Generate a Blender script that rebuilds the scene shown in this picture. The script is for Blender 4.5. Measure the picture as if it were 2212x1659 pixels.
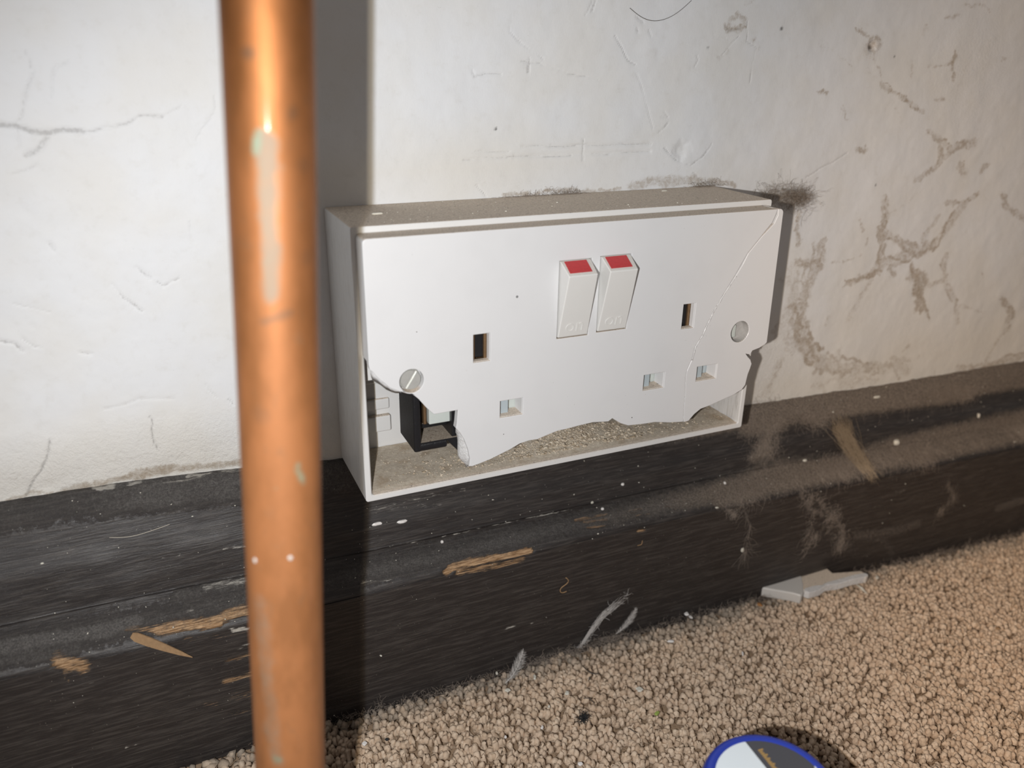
import bpy, math, random
import numpy as np
from mathutils import Matrix, Vector

random.seed(7)
rng = np.random.default_rng(11)
MM = 0.001
COL = bpy.context.scene.collection
for o in list(bpy.data.objects):
    bpy.data.objects.remove(o)

# ------------------------------------------------------------------ camera
# All lengths below are millimetres: x along the wall, y out of the wall is negative, z up.
CAM = np.array([-124.242, -252.958, 87.483])
YAW, PITCH, ROLL, FPX = 0.428, 0.386, 0.017, 1730.77


def cam_axes():
    ca, sa, cb, sb = math.cos(YAW), math.sin(YAW), math.cos(PITCH), math.sin(PITCH)
    f = np.array([sa * cb, ca * cb, -sb])
    r0 = np.array([ca, -sa, 0.0])
    u0 = np.cross(r0, f)
    c, s = math.cos(ROLL), math.sin(ROLL)
    return c * r0 + s * u0, -s * r0 + c * u0, f


CR, CU, CF = cam_axes()
cd = bpy.data.cameras.new('camera')
cam = bpy.data.objects.new('camera', cd)
COL.objects.link(cam)
cd.sensor_width = 36
cd.sensor_fit = 'HORIZONTAL'
cd.lens = FPX / 2212 * 36
cd.clip_start = 0.005
cd.clip_end = 50
cd.dof.use_dof = True
cd.dof.focus_distance = 0.272
cd.dof.aperture_fstop = 10.5
M = Matrix.Identity(4)
for i in range(3):
    M[i][0], M[i][1], M[i][2], M[i][3] = CR[i], CU[i], -CF[i], CAM[i] * MM
cam.matrix_world = M
bpy.context.scene.camera = cam

# ------------------------------------------------------------------ light and exposure
sc = bpy.context.scene
sc.view_settings.view_transform = 'Standard'
sc.view_settings.look = 'None'
sc.view_settings.gamma = 1
sc.view_settings.exposure = 0
sc.view_settings.use_curve_mapping = False
world = bpy.data.worlds.new('room_light')
sc.world = world
world.use_nodes = True
bg = world.node_tree.nodes['Background']
bg.inputs[0].default_value = (1.0, 0.94, 0.90, 1)
bg.inputs[1].default_value = 0.18


def flash(name, loc, target, watts, col, rad, size, blend):
    ld = bpy.data.lights.new(name, 'SPOT')
    ld.energy = watts
    ld.color = col
    ld.shadow_soft_size = rad * MM
    ld.spot_size = math.radians(size)
    ld.spot_blend = blend
    lo = bpy.data.objects.new(name, ld)
    COL.objects.link(lo)
    lo.location = Vector(loc) * MM
    d = (Vector(target) - Vector(loc)).normalized()
    lo.rotation_euler = d.to_track_quat('-Z', 'Y').to_euler()
    return lo


L0 = (-144.6, -244, 75)


def toward(az, el, d=300):
    return (L0[0] + d * math.sin(az) * math.cos(el), L0[1] + d * math.cos(az) * math.cos(el), L0[2] + d * math.sin(el))


flash('phone_flash', L0, toward(.482, -.44), 1.93, (0.85, 0.91, 1.0), 1.2, 110, .785)
flash('phone_flash', (L0[0] + 2.2, L0[1], L0[2]), toward(.482, -.44), .74, (1.0, 0.84, 0.60), 1.2, 110, .785)
flash('added_side_fill', (L0[0] + 1, L0[1], L0[2]), toward(1.4, -.168), 4.4, (1.0, 0.73, 0.50), 2.0, 82, 1.0)  # added warm fill at the flash position, brightens the carpet and right-hand wall


# ------------------------------------------------------------------ projection helpers
def ray(px, py):
    return CF + CR * (px - 1106) / FPX - CU * (py - 829.5) / FPX


def at(px, py, axis, c):
    """the point of a photograph pixel on the plane  coordinate[axis] = c"""
    d = ray(px, py)
    return CAM + d * (c - CAM[axis]) / d[axis]


def to_px(V):
    d = V - CAM
    z = d @ CF
    return np.stack([1106 + FPX * (d @ CR) / z, 829.5 - FPX * (d @ CU) / z], -1)


def crop(pts, ox, oy, s):
    return [(ox + a / s, oy + b / s) for a, b in pts]


# ------------------------------------------------------------------ noise in numpy
_T = rng.random((32, 32, 32))


def vnoise(P):
    i = np.floor(P).astype(int)
    f = P - i
    f = f * f * (3 - 2 * f)
    out = 0
    for a in (0, 1):
        for b in (0, 1):
            for c in (0, 1):
                w = (f[:, 0] if a else 1 - f[:, 0]) * (f[:, 1] if b else 1 - f[:, 1]) * (f[:, 2] if c else 1 - f[:, 2])
                out = out + w * _T[(i[:, 0] + a) % 32, (i[:, 1] + b) % 32, (i[:, 2] + c) % 32]
    return out


def fbm(P, s, o=3):
    r, a, t = 0, 1.0, 0
    for k in range(o):
        r = r + a * vnoise(P * s * 2 ** k + 7.3 * k)
        t += a
        a *= .5
    return r / t


def warp(P, s, amp):
    return P + amp * np.stack([fbm(P + 31 * k, s, 3) - .5 for k in range(3)], -1) * 2


def paint(A, P, pts, w, strength=1.0, taper=False):
    """raise attribute A near the 3-D polyline pts; P the (warped) vertices, w the half width"""
    pts = [np.asarray(p, float) for p in pts]
    if len(pts) == 1:
        pts = pts * 2
    lo = np.min(pts, 0) - w * 2
    hi = np.max(pts, 0) + w * 2
    idx = np.where(np.all((P > lo) & (P < hi), 1))[0]
    if not len(idx):
        return
    Q = P[idx]
    best = np.full(len(idx), 9.0)
    n = len(pts) - 1
    for k in range(n):
        a, b = pts[k], pts[k + 1]
        d = b - a
        L = d @ d
        t = np.clip(((Q - a) @ d) / L, 0, 1) if L > 1e-9 else np.zeros(len(Q))
        dist = np.linalg.norm(Q - (a + t[:, None] * d), axis=1)
        ww = w * (1 - .75 * (k + t) / n) if taper else w
        best = np.minimum(best, dist / ww)
    v = np.clip(1.5 - best, 0, 1) * strength
    A[idx] = np.maximum(A[idx], v)


def fibrous(A, P, pts, w, strength=1.0, taper=False):
    """a smear of dust: a faint halo with ragged fibres running along it"""
    pts = np.array([np.asarray(p, float) for p in pts])
    paint(A, P, pts, w * 1.2, strength * .66, taper)
    if len(pts) == 1:
        paint(A, P, pts, w * .5, strength)
        return
    cum = np.concatenate([[0], np.cumsum(np.linalg.norm(np.diff(pts, axis=0), axis=1))])
    n = max(4, int(cum[-1] / 1.6))
    t = np.linspace(0, cum[-1], n)
    base = np.stack([np.interp(t, cum, pts[:, k]) for k in range(3)], -1)
    for k in range(7):
        off = np.cumsum(rng.normal(0, .42 * w, (n, 3)), 0)
        off -= off.mean(0)
        off = np.clip(off, -w * 1.3, w * 1.3) * (1, 0, 1)
        a, b = sorted(rng.integers(0, n, 2))
        if b - a < 3:
            a, b = 0, n
        paint(A, P, (base + off)[a:b], w * rng.uniform(.25, .6), strength * rng.uniform(.7, 1.0))


# ------------------------------------------------------------------ mesh helpers
def mesh(V, F, smooth=False):
    """V (n,3) in mm local; F list or (m,k) array"""
    V = np.asarray(V, float)
    me = bpy.data.meshes.new('m')
    if isinstance(F, np.ndarray):
        k = F.shape[1]
        me.vertices.add(len(V))
        me.vertices.foreach_set('co', (V * MM).ravel())
        me.loops.add(F.size)
        me.loops.foreach_set('vertex_index', F.ravel().astype(np.int32))
        me.polygons.add(len(F))
        me.polygons.foreach_set('loop_start', np.arange(0, F.size, k, dtype=np.int32))
        me.polygons.foreach_set('loop_total', np.full(len(F), k, dtype=np.int32))
        me.update(calc_edges=True)
    else:
        me.from_pydata([tuple(v * MM) for v in V], [], F)
        me.update()
    if len(me.vertices) < 5000:
        me.validate()
    if smooth:
        me.polygons.foreach_set('use_smooth', np.ones(len(me.polygons), bool))
    return me


def attr(me, name, vals):
    a = me.attributes.new(name, 'FLOAT', 'POINT')
    a.data.foreach_set('value', np.asarray(vals, np.float32))


def tag(o, label=None, cat=None, group=None, kind=None):
    for k, v in (('label', label), ('category', cat), ('group', group), ('kind', kind)):
        if v:
            o[k] = v
    return o


def empty(name, loc, label, cat, group=None):
    o = bpy.data.objects.new(name, None)
    o.empty_display_size = .01
    COL.objects.link(o)
    o.location = Vector(loc) * MM
    return tag(o, label, cat, group)


def base_of(parent):
    b = Vector((0, 0, 0))
    while parent is not None:
        b += Vector(parent.location)
        parent = parent.parent
    return np.array(b) / MM


def obj(name, V, F, mat, parent=None, origin=None, smooth=False, bevel=None, seg=2):
    """link one mesh object; V in world millimetres"""
    V = np.asarray(V, float)
    pb = base_of(parent)
    if origin is None:
        origin = pb if parent is not None else np.array([V[:, 0].mean(), V[:, 1].mean(), V[:, 2].min()])
    origin = np.asarray(origin, float)
    me = mesh(V - origin, F, smooth)
    me.name = name
    o = bpy.data.objects.new(name, me)
    COL.objects.link(o)
    me.materials.append(mat)
    o.location = Vector(origin - pb) * MM
    if parent is not None:
        o.parent = parent
    if bevel:
        b = o.modifiers.new('bevel', 'BEVEL')
        b.width = bevel * MM
        b.segments = seg
        b.limit_method = 'ANGLE'
        b.angle_limit = math.radians(35)
        me.polygons.foreach_set('use_smooth', np.ones(len(me.polygons), bool))
        w = o.modifiers.new('wn', 'WEIGHTED_NORMAL')
        w.keep_sharp = True
    return o


def box(x0, x1, y0, y1, z0, z1):
    V = np.array([(x, y, z) for x in (x0, x1) for y in (y0, y1) for z in (z0, z1)], float)
    F = [(0, 1, 3, 2), (4, 6, 7, 5), (0, 4, 5, 1), (2, 3, 7, 6), (0, 2, 6, 4), (1, 5, 7, 3)]
    return V, F


def join(parts):
    V, F, n = [], [], 0
    for v, f in parts:
        V.append(np.asarray(v, float))
        F += [tuple(int(i) + n for i in q) for q in f]
        n += len(v)
    return np.concatenate(V), F


def grid_faces(nr, nc):
    i = np.arange(nr - 1)[:, None] * nc + np.arange(nc - 1)[None, :]
    return np.stack([i, i + 1, i + nc + 1, i + nc], -1).reshape(-1, 4)


def tube(path, rads, sides=8, caps=True):
    path = np.asarray(path, float)
    n = len(path)
    rads = np.broadcast_to(rads, (n,))
    V, F = [], []
    T = np.gradient(path, axis=0)
    ref = np.array([0.31, 0.2, 0.93])
    for k in range(n):
        t = T[k] / (np.linalg.norm(T[k]) + 1e-9)
        a = np.cross(t, ref)
        a /= np.linalg.norm(a) + 1e-9
        b = np.cross(t, a)
        for s in range(sides):
            g = 2 * math.pi * s / sides
            V.append(path[k] + rads[k] * (math.cos(g) * a + math.sin(g) * b))
    for k in range(n - 1):
        for s in range(sides):
            F.append((k * sides + s, k * sides + (s + 1) % sides, (k + 1) * sides + (s + 1) % sides, (k + 1) * sides + s))
    if caps:
        F.append(tuple(range(sides))[::-1])
        F.append(tuple((n - 1) * sides + s for s in range(sides)))
    return np.array(V), F


def plate_from_outline(outline, holes, y_front, thick, bevel=0.25):
    """a flat sheet in the x-z plane from an outline with holes, rounded at every edge; world mm"""
    cu = bpy.data.curves.new('c', 'CURVE')
    cu.dimensions = '2D'
    cu.fill_mode = 'BOTH'
    cu.extrude = (thick / 2 - bevel) * MM
    cu.bevel_depth = bevel * MM
    cu.bevel_resolution = 2
    cu.offset = -bevel * MM
    for pts in [outline] + holes:
        sp = cu.splines.new('POLY')
        sp.points.add(len(pts) - 1)
        for p, (x, z) in zip(sp.points, pts):
            p.co = (x * MM, z * MM, 0, 1)
        sp.use_cyclic_u = True
    o = bpy.data.objects.new('c', cu)
    COL.objects.link(o)
    dg = bpy.context.evaluated_depsgraph_get()
    me = bpy.data.meshes.new_from_object(o.evaluated_get(dg))
    V = np.empty(len(me.vertices) * 3)
    me.vertices.foreach_get('co', V)
    V = V.reshape(-1, 3) / MM
    F = [tuple(p.vertices) for p in me.polygons]
    bpy.data.objects.remove(o)
    bpy.data.meshes.remove(me)
    W = np.stack([V[:, 0], y_front + thick / 2 - V[:, 2], V[:, 1]], -1)
    return W, F


def text_mesh(body, size, depth, shear=0.0):
    cu = bpy.data.curves.new('t', 'FONT')
    cu.body = body
    cu.size = size * MM
    cu.extrude = depth * MM
    cu.bevel_depth = 0.03 * MM
    cu.align_x = 'CENTER'
    cu.shear = shear
    cu.offset = -0.04 * MM * size / 3
    o = bpy.data.objects.new('t', cu)
    COL.objects.link(o)
    dg = bpy.context.evaluated_depsgraph_get()
    me = bpy.data.meshes.new_from_object(o.evaluated_get(dg))
    V = np.empty(len(me.vertices) * 3)
    me.vertices.foreach_get('co', V)
    V = V.reshape(-1, 3) / MM
    F = [tuple(p.vertices) for p in me.polygons]
    bpy.data.objects.remove(o)
    bpy.data.meshes.remove(me)
    return V, F


# ------------------------------------------------------------------ material helpers
class Mat:
    def __init__(self, name, rough=.5, metal=0.0, spec=.5):
        self.m = bpy.data.materials.new(name)
        self.m.use_nodes = True
        self.t = self.m.node_tree
        self.b = self.t.nodes['Principled BSDF']
        self.b.inputs['Roughness'].default_value = rough
        self.b.inputs['Metallic'].default_value = metal
        self.b.inputs['Specular IOR Level'].default_value = spec
        tc = self.t.nodes.new('ShaderNodeTexCoord')
        vm = self.t.nodes.new('ShaderNodeVectorMath')
        vm.operation = 'SCALE'
        vm.inputs['Scale'].default_value = 1000
        self.t.links.new(tc.outputs['Object'], vm.inputs[0])
        self.P = vm.outputs[0]

    def link(self, a, b):
        self.t.links.new(a, b)

    def noise(self, scale, detail=4, rough=.55, stretch=None, dist=0.0):
        n = self.t.nodes.new('ShaderNodeTexNoise')
        n.inputs['Scale'].default_value = scale
        n.inputs['Detail'].default_value = detail
        n.inputs['Roughness'].default_value = rough
        n.inputs['Distortion'].default_value = dist
        src = self.P
        if stretch:
            v = self.t.nodes.new('ShaderNodeVectorMath')
            v.operation = 'MULTIPLY'
            v.inputs[1].default_value = stretch
            self.link(src, v.inputs[0])
            src = v.outputs[0]
        self.link(src, n.inputs['Vector'])
        return n.outputs['Fac']

    def voro(self, scale):
        n = self.t.nodes.new('ShaderNodeTexVoronoi')
        n.inputs['Scale'].default_value = scale
        self.link(self.P, n.inputs['Vector'])
        return n.outputs['Distance']

    def attr(self, name):
        n = self.t.nodes.new('ShaderNodeAttribute')
        n.attribute_name = name
        return n.outputs['Fac']

    def math(self, op, a, b=None, c=None):
        n = self.t.nodes.new('ShaderNodeMath')
        n.operation = op
        for i, v in enumerate((a, b, c)):
            if v is None:
                continue
            if isinstance(v, (int, float)):
                n.inputs[i].default_value = v
            else:
                self.link(v, n.inputs[i])
        return n.outputs[0]

    def ramp(self, v, lo, hi, a=0.0, b=1.0):
        n = self.t.nodes.new('ShaderNodeMapRange')
        n.interpolation_type = 'SMOOTHSTEP'
        n.inputs['From Min'].default_value = lo
        n.inputs['From Max'].default_value = hi
        n.inputs['To Min'].default_value = a
        n.inputs['To Max'].default_value = b
        self.link(v, n.inputs['Value'])
        return n.outputs[0]

    def mix(self, f, a, b):
        n = self.t.nodes.new('ShaderNodeMix')
        n.data_type = 'RGBA'
        ins = [s for s in n.inputs if s.type == 'RGBA']
        if isinstance(f, (int, float)):
            n.inputs[0].default_value = f
        else:
            self.link(f, n.inputs[0])
        for s, v in zip(ins, (a, b)):
            if isinstance(v, tuple):
                s.default_value = (*v, 1)
            else:
                self.link(v, s)
        return [s for s in n.outputs if s.type == 'RGBA'][0]

    def color(self, v):
        if isinstance(v, tuple):
            self.b.inputs['Base Color'].default_value = (*v, 1)
        else:
            self.link(v, self.b.inputs['Base Color'])
        return self

    def nrm(self, i):
        g = self.t.nodes.new('ShaderNodeNewGeometry')
        s = self.t.nodes.new('ShaderNodeSeparateXYZ')
        self.link(g.outputs['Normal'], s.inputs[0])
        return s.outputs[i]

    def up(self):
        g = self.t.nodes.new('ShaderNodeNewGeometry')
        s = self.t.nodes.new('ShaderNodeSeparateXYZ')
        self.link(g.outputs['Normal'], s.inputs[0])
        return s.outputs[2]

    def island(self):
        g = self.t.nodes.new('ShaderNodeNewGeometry')
        return g.outputs['Random Per Island']

    def bump(self, h, strength, dist):
        n = self.t.nodes.new('ShaderNodeBump')
        n.inputs['Strength'].default_value = strength
        n.inputs['Distance'].default_value = dist * MM
        self.link(h, n.inputs['Height'])
        prev = self.b.inputs['Normal']
        if prev.is_linked:
            self.link(prev.links[0].from_socket, n.inputs['Normal'])
        self.link(n.outputs[0], self.b.inputs['Normal'])


DUST = (0.36, 0.285, 0.215)


def mat_wall():
    m = Mat('painted_plaster', .55, spec=.25)
    c = m.mix(m.ramp(m.noise(.035, 3), .35, .7), (.735, .745, .76), (.72, .715, .70))
    c = m.mix(m.attr('cream'), c, (.70, .665, .60))
    c = m.mix(m.math('MULTIPLY', m.ramp(m.noise(.25, 5, .7), .5, .75), .25), c, (.60, .585, .55))
    # fine specks
    sp = m.math('MULTIPLY', m.ramp(m.voro(.42), .045, .02, 0, 1), m.ramp(m.noise(.11, 2), .5, .62))
    c = m.mix(m.math('MULTIPLY', sp, .6), c, (.30, .27, .24))
    d = m.math('ADD', m.attr('dirt'), m.math('MULTIPLY', m.math('SUBTRACT', m.noise(.45, 8, .82, dist=.9), .5), 1.9))
    dm = m.math('MULTIPLY', m.ramp(d, .25, 1.25), m.ramp(m.attr('dirt'), .02, .6))
    c = m.mix(m.math('MULTIPLY', dm, .88), c, (.33, .262, .19))
    k = m.math('ADD', m.attr('crack'), m.math('MULTIPLY', m.math('SUBTRACT', m.noise(1.1, 5, .8), .5), 1.6))
    km = m.math('MULTIPLY', m.ramp(k, .35, 1.1), m.ramp(m.attr('crack'), .05, .5))
    c = m.mix(m.math('MULTIPLY', km, .48), c, (.22, .21, .20))
    c = m.mix(m.attr('dark'), c, (.05, .045, .04))
    m.color(c)
    m.bump(m.noise(.22, 3, .5), .14, 1.0)
    m.bump(m.noise(2.2, 4, .6, stretch=(1, 1, .35)), .25, .12)
    m.bump(m.math('SUBTRACT', 1.0, m.attr('crack')), .6, .25)
    m.bump(m.math('MULTIPLY', m.attr('rough_plaster'), m.noise(.9, 5, .7)), .8, .7)
    return m.m


def mat_skirting():
    m = Mat('dark_painted_wood', .42, spec=.45)
    grain = m.noise(1.0, 6, .65, stretch=(.09, 1.5, 1.5))
    fine = m.noise(3.0, 5, .7, stretch=(.07, 1.8, 1.8))
    c = m.mix(m.ramp(grain, .42, .68), (.027, .023, .022), (.062, .054, .049))
    c = m.mix(m.math('MULTIPLY', m.ramp(fine, .57, .75), .5), c, (.12, .10, .085))
    w = m.math('ADD', m.attr('wood'), m.math('MULTIPLY', m.math('SUBTRACT', m.noise(1.3, 5, .75, stretch=(.12, 1.4, 1.4)), .5), 2.2))
    wm = m.math('MULTIPLY', m.ramp(w, .45, .85), m.ramp(m.attr('wood'), .05, .45))
    wc = m.mix(m.ramp(m.noise(1.6, 5, .7, stretch=(.1, 1.8, 1.8)), .35, .65), (.17, .085, .032), (.50, .33, .19))
    c = m.mix(wm, c, wc)
    d = m.math('ADD', m.attr('dust'), m.math('MULTIPLY', m.math('SUBTRACT', m.noise(.6, 7, .75), .5), 1.3))
    dm = m.math('MULTIPLY', m.ramp(d, .15, 1.0), m.ramp(m.attr('dust'), .0, .25))
    dc = m.mix(m.ramp(m.noise(1.6, 7, .8), .36, .64), (.12, .095, .077), (.40, .33, .265))
    dc = m.mix(m.attr('film'), dc, m.mix(m.ramp(m.noise(1.6, 7, .8), .36, .66), (.085, .08, .078), (.22, .21, .20)))
    c = m.mix(m.math('MULTIPLY', dm, .88), c, dc)
    sc_ = m.math('MULTIPLY', m.ramp(m.voro(.62), .10, .05), m.ramp(m.noise(.35, 3), .48, .6))
    c = m.mix(m.math('MULTIPLY', sc_, .55), c, (.45, .42, .36))
    l = m.math('ADD', m.attr('pale'), m.math('MULTIPLY', m.math('SUBTRACT', m.noise(1.4, 5, .75, stretch=(.2, 1.2, 1.2)), .5), 1.8))
    lm = m.math('MULTIPLY', m.ramp(l, .4, .9), m.ramp(m.attr('pale'), .05, .4))
    c = m.mix(lm, c, (.50, .47, .42))
    m.color(c)
    m.link(m.ramp(m.math('ADD', dm, wm), 0, 1, .40, .9), m.b.inputs['Roughness'])
    m.bump(grain, .5, .35)
    m.bump(fine, .35, .12)
    m.bump(m.noise(1.5, 5, .7), .25, .15)
    m.bump(m.math('SUBTRACT', 1.0, wm), .6, .4)
    m.bump(m.math('MULTIPLY', dm, m.noise(1.6, 7, .8)), .9, .9)
    return m.m


def plastic(name, base, dusty=.85, side_wear=0.0, rough=.32):
    m = Mat(name, rough, spec=.45)
    c = m.mix(m.math('MULTIPLY', m.ramp(m.noise(.07, 3), .45, .75), .35), base, tuple(v * .93 for v in base))
    sp = m.math('MULTIPLY', m.ramp(m.voro(.33), .05, .025), m.ramp(m.noise(.16, 2), .5, .6))
    c = m.mix(m.math('MULTIPLY', sp, .5), c, (.30, .27, .24))
    if dusty:
        u = m.ramp(m.up(), .55, .9)
        n = m.ramp(m.noise(1.2, 6, .75), .25, .5, .8, 1)
        dc = m.mix(m.ramp(m.noise(1.7, 7, .85), .38, .62), (.46, .37, .285), (.80, .69, .56))
        dc = m.mix(m.math('MULTIPLY', m.ramp(m.voro(.55), .2, .11), m.ramp(m.noise(.8, 3), .45, .55)), dc, (.20, .15, .11))
        dc = m.mix(m.ramp(m.voro(.7), .09, .05), dc, (.68, .63, .55))
        um = m.math('MULTIPLY', m.math('MULTIPLY', u, n), dusty)
        c = m.mix(um, c, dc)
        m.link(m.ramp(um, 0, 1, rough, .95), m.b.inputs['Roughness'])
        m.bump(m.math('MULTIPLY', um, m.noise(2.5, 6, .8)), .5, .25)
    if side_wear:
        s = m.ramp(m.noise(.9, 5, .7, stretch=(1.2, 1.2, .12)), .5, .68)
        nx_ = m.ramp(m.math('ABSOLUTE', m.nrm(0)), .6, .9)
        s = m.math('MULTIPLY', s, nx_)
        c = m.mix(m.math('MULTIPLY', s, side_wear), c, (.46, .42, .37))
        m.bump(s, .4, .25)
    m.color(c)
    m.bump(m.noise(.5, 2), .04, .2)
    return m.m


def simple(name, col, rough=.5, metal=0.0, spec=.5, var=0.0, bumps=None, scale=1.0):
    m = Mat(name, rough, metal, spec)
    if var:
        dk = tuple(v * (1 - var) for v in col)
        m.color(m.mix(m.noise(scale, 5, .65), dk, col))
    else:
        m.color(col)
    if bumps:
        m.bump(m.noise(bumps[0], 5, .65), bumps[1], bumps[2])
    return m.m


def mat_carpet():
    m = Mat('beige_loop_wool', .95, spec=.08)
    c = m.mix(m.island(), (.65, .485, .345), (.87, .70, .535))
    c = m.mix(m.math('MULTIPLY', m.ramp(m.noise(1.5, 4, .7), .4, .7), .4), c, (.60, .44, .31))
    c = m.mix(m.math('MULTIPLY', m.ramp(m.noise(.05, 3), .45, .7), .35), c, (.70, .54, .41))
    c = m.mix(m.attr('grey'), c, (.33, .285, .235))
    m.color(c)
    m.bump(m.noise(3.2, 5, .75, stretch=(1.6, 1.6, .5)), .8, .35)
    m.bump(m.noise(1.1, 3, .6), .5, .6)
    return m.m


def mat_copper():
    m = Mat('tarnished_copper', .34, metal=1.0)
    t = m.ramp(m.noise(.12, 5, .6, stretch=(1, 1, .4)), .35, .7)
    c = m.mix(t, (.31, .122, .042), (.22, .085, .026))
    c = m.mix(m.math('MULTIPLY', m.ramp(m.noise(.35, 5, .7, stretch=(1, 1, .5)), .55, .75), .5), c, (.18, .10, .05))
    g = m.math('ADD', m.attr('verdigris'), m.math('MULTIPLY', m.math('SUBTRACT', m.noise(.9, 5, .75), .5), 1.6))
    gm = m.math('MULTIPLY', m.ramp(g, .2, 1.3), m.ramp(m.attr('verdigris'), .02, .8))
    p = m.math('ADD', m.attr('film'), m.math('MULTIPLY', m.math('SUBTRACT', m.noise(.35, 4, .6), .5), .8))
    pm = m.math('MULTIPLY', m.math('MULTIPLY', m.ramp(p, .1, 1.1), m.ramp(m.attr('film'), .02, .6)), .8)
    dkm = m.math('MULTIPLY', m.attr('stain'), .55)
    c = m.mix(dkm, c, (.07, .065, .05))
    c = m.mix(pm, c, (.21, .185, .145))
    c = m.mix(m.math('MULTIPLY', gm, .7), c, (.16, .25, .185))
    m.color(c)
    rough_mask = m.math('MAXIMUM', m.math('MAXIMUM', gm, pm), m.attr('matt'))
    m.link(m.ramp(rough_mask, 0, 1, 1.0, .1), m.b.inputs['Metallic'])
    m.link(m.ramp(m.math('MAXIMUM', gm, pm), 0, .5, .22, 0), m.b.inputs['Coat Weight'])
    m.b.inputs['Coat Roughness'].default_value = .10
    m.link(m.ramp(m.math('MAXIMUM', gm, pm), 0, .5, .5, .12), m.b.inputs['Specular IOR Level'])
    m.link(m.ramp(rough_mask, 0, 1, .56, .7), m.b.inputs['Roughness'])
    m.bump(m.noise(.25, 4, .6), .08, .3)
    return m.m


M_WALL = mat_wall()
M_SKIRT = mat_skirting()
M_PLATE = plastic('white_faceplate_plastic', (.68, .68, .685))
M_BOX = plastic('white_box_plastic', (.69, .685, .675), side_wear=.4)
M_ROCKER = plastic('switch_plastic', (.69, .685, .665), dusty=.25)
M_FRACT = simple('fractured_plastic', (.78, .78, .78), .55, var=.15, bumps=(.9, .8, .8))
M_RED = simple('red_insert', (.62, .055, .06), .35, var=.35, bumps=(2.5, .3, .15), scale=1.5)
M_BLACK = simple('black_bakelite', (.012, .012, .014), .35, var=.3, bumps=(1.2, .5, .3))
M_BLACKDUST = plastic('black_dusty_plastic', (.012, .012, .013), dusty=.55)
M_SHUT = simple('shutter_plastic', (.56, .60, .57), .4, var=.06)
M_SHUTB = simple('blue_grey_shutter', (.44, .50, .53), .4, var=.06)
M_BRASS = simple('tarnished_brass', (.38, .24, .13), .45, metal=.8, var=.5)
M_STEEL = simple('nickel_screw', (.78, .78, .74), .3, metal=.55, var=.2, scale=.6)
M_COPPER = mat_copper()
M_CARPET = mat_carpet()
M_BACKING = simple('carpet_backing', (.42, .30, .20), .95, var=.4, spec=.1)
M_FLUFF = simple('grey_brown_dust', (.42, .355, .30), .95, spec=.05, var=.3)
M_FLUFFD = simple('dark_dust_fibre', (.36, .30, .245), .95, spec=.05, var=.3)
M_FLUFFB = simple('brown_fibre', (.46, .36, .25), .9, spec=.1, var=.3)
M_FEATHER = simple('white_down', (.62, .59, .56), .8, spec=.1, var=.15)
M_CHIP = simple('paint_chip', (.72, .69, .60), .7, var=.2, scale=.8)
M_WHITE = simple('white_paint', (.8, .77, .74), .5)
M_SPLINT = simple('bare_wood_splinter', (.40, .25, .13), .8, var=.45, bumps=(1.5, .5, .2))
M_HAIR = simple('dark_hair', (.10, .085, .07), .6)
M_PALEHAIR = simple('pale_fibre', (.55, .50, .42), .6)
M_LINT = simple('black_lint', (.03, .032, .035), .9, var=.4)
M_GREEN = simple('green_crumb', (.35, .45, .10), .8, var=.3)
M_ORANGE = simple('orange_crumb', (.42, .20, .07), .8, var=.3)
M_BLUE = simple('blue_plastic', (.022, .045, .34), .3, spec=.5, var=.1)
M_LWHITE = simple('label_white', (.68, .74, .78), .45)
M_LGREY = simple('label_dark_grey', (.062, .064, .075), .45)
M_LORANGE = simple('label_orange_print', (.42, .26, .08), .5)


def mat_debris():
    m = Mat('plaster_grit', .95, spec=.08)
    c = m.mix(m.island(), (.38, .30, .21), (.80, .71, .58))
    m.color(m.mix(m.math('MULTIPLY', m.noise(2.5, 4), .4), c, (.30, .23, .16)))
    return m.m


M_DEBRIS = mat_debris()


def mat_dust_bed():
    m = Mat('fine_grey_dust', .98, spec=.05)
    c = m.mix(m.ramp(m.noise(.8, 7, .8), .35, .65), (.52, .44, .345), (.72, .64, .53))
    c = m.mix(m.math('MULTIPLY', m.ramp(m.noise(.13, 3), .5, .7), .5), c, (.36, .25, .15))
    m.color(m.mix(m.ramp(m.voro(.9), .2, .12), c, (.62, .56, .47)))
    m.bump(m.noise(1.8, 6, .8), .6, .4)
    return m.m


M_DUSTBED = mat_dust_bed()

# ------------------------------------------------------------------ profile lines of the skirting and the floor
XK = [-450, -180, -140, -75, 0, 60, 120, 180, 290, 600]
Z_TOP = [-36, -38.4, -39.2, -43.6, -48.5, -51.2, -53.6, -56.0, -58.0, -63]
Z_SHO = [-50, -51, -52.3, -60.5, -64.0, -65.2, -66.0, -69.0, -76.0, -88]
Z_CRE = [-71, -72.8, -73.2, -75.6, -76.6, -77.0, -79.0, -82.5, -87.5, -98]
Z_LIP = [-79, -81.0, -82.6, -82.9, -82.6, -83.0, -86.2, -88.8, -92.5, -103]
Z_FLO = [-130, -131.5, -132.0, -134.3, -134.8, -135.2, -137.8, -140.9, -147.8, -160]


def zi(x, t):
    x = np.asarray(x, float)
    return sum(np.interp(x + d, XK, t) for d in (-22, -11, 0, 11, 22)) / 5


def zfloor(x):
    return zi(x, Z_FLO) - 1.5


# ------------------------------------------------------------------ wall
def axis(segs):
    out = []
    for a, b, st in segs:
        out.append(np.arange(a, b, st))
    return np.concatenate(out + [np.array([segs[-1][1]])])


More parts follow.
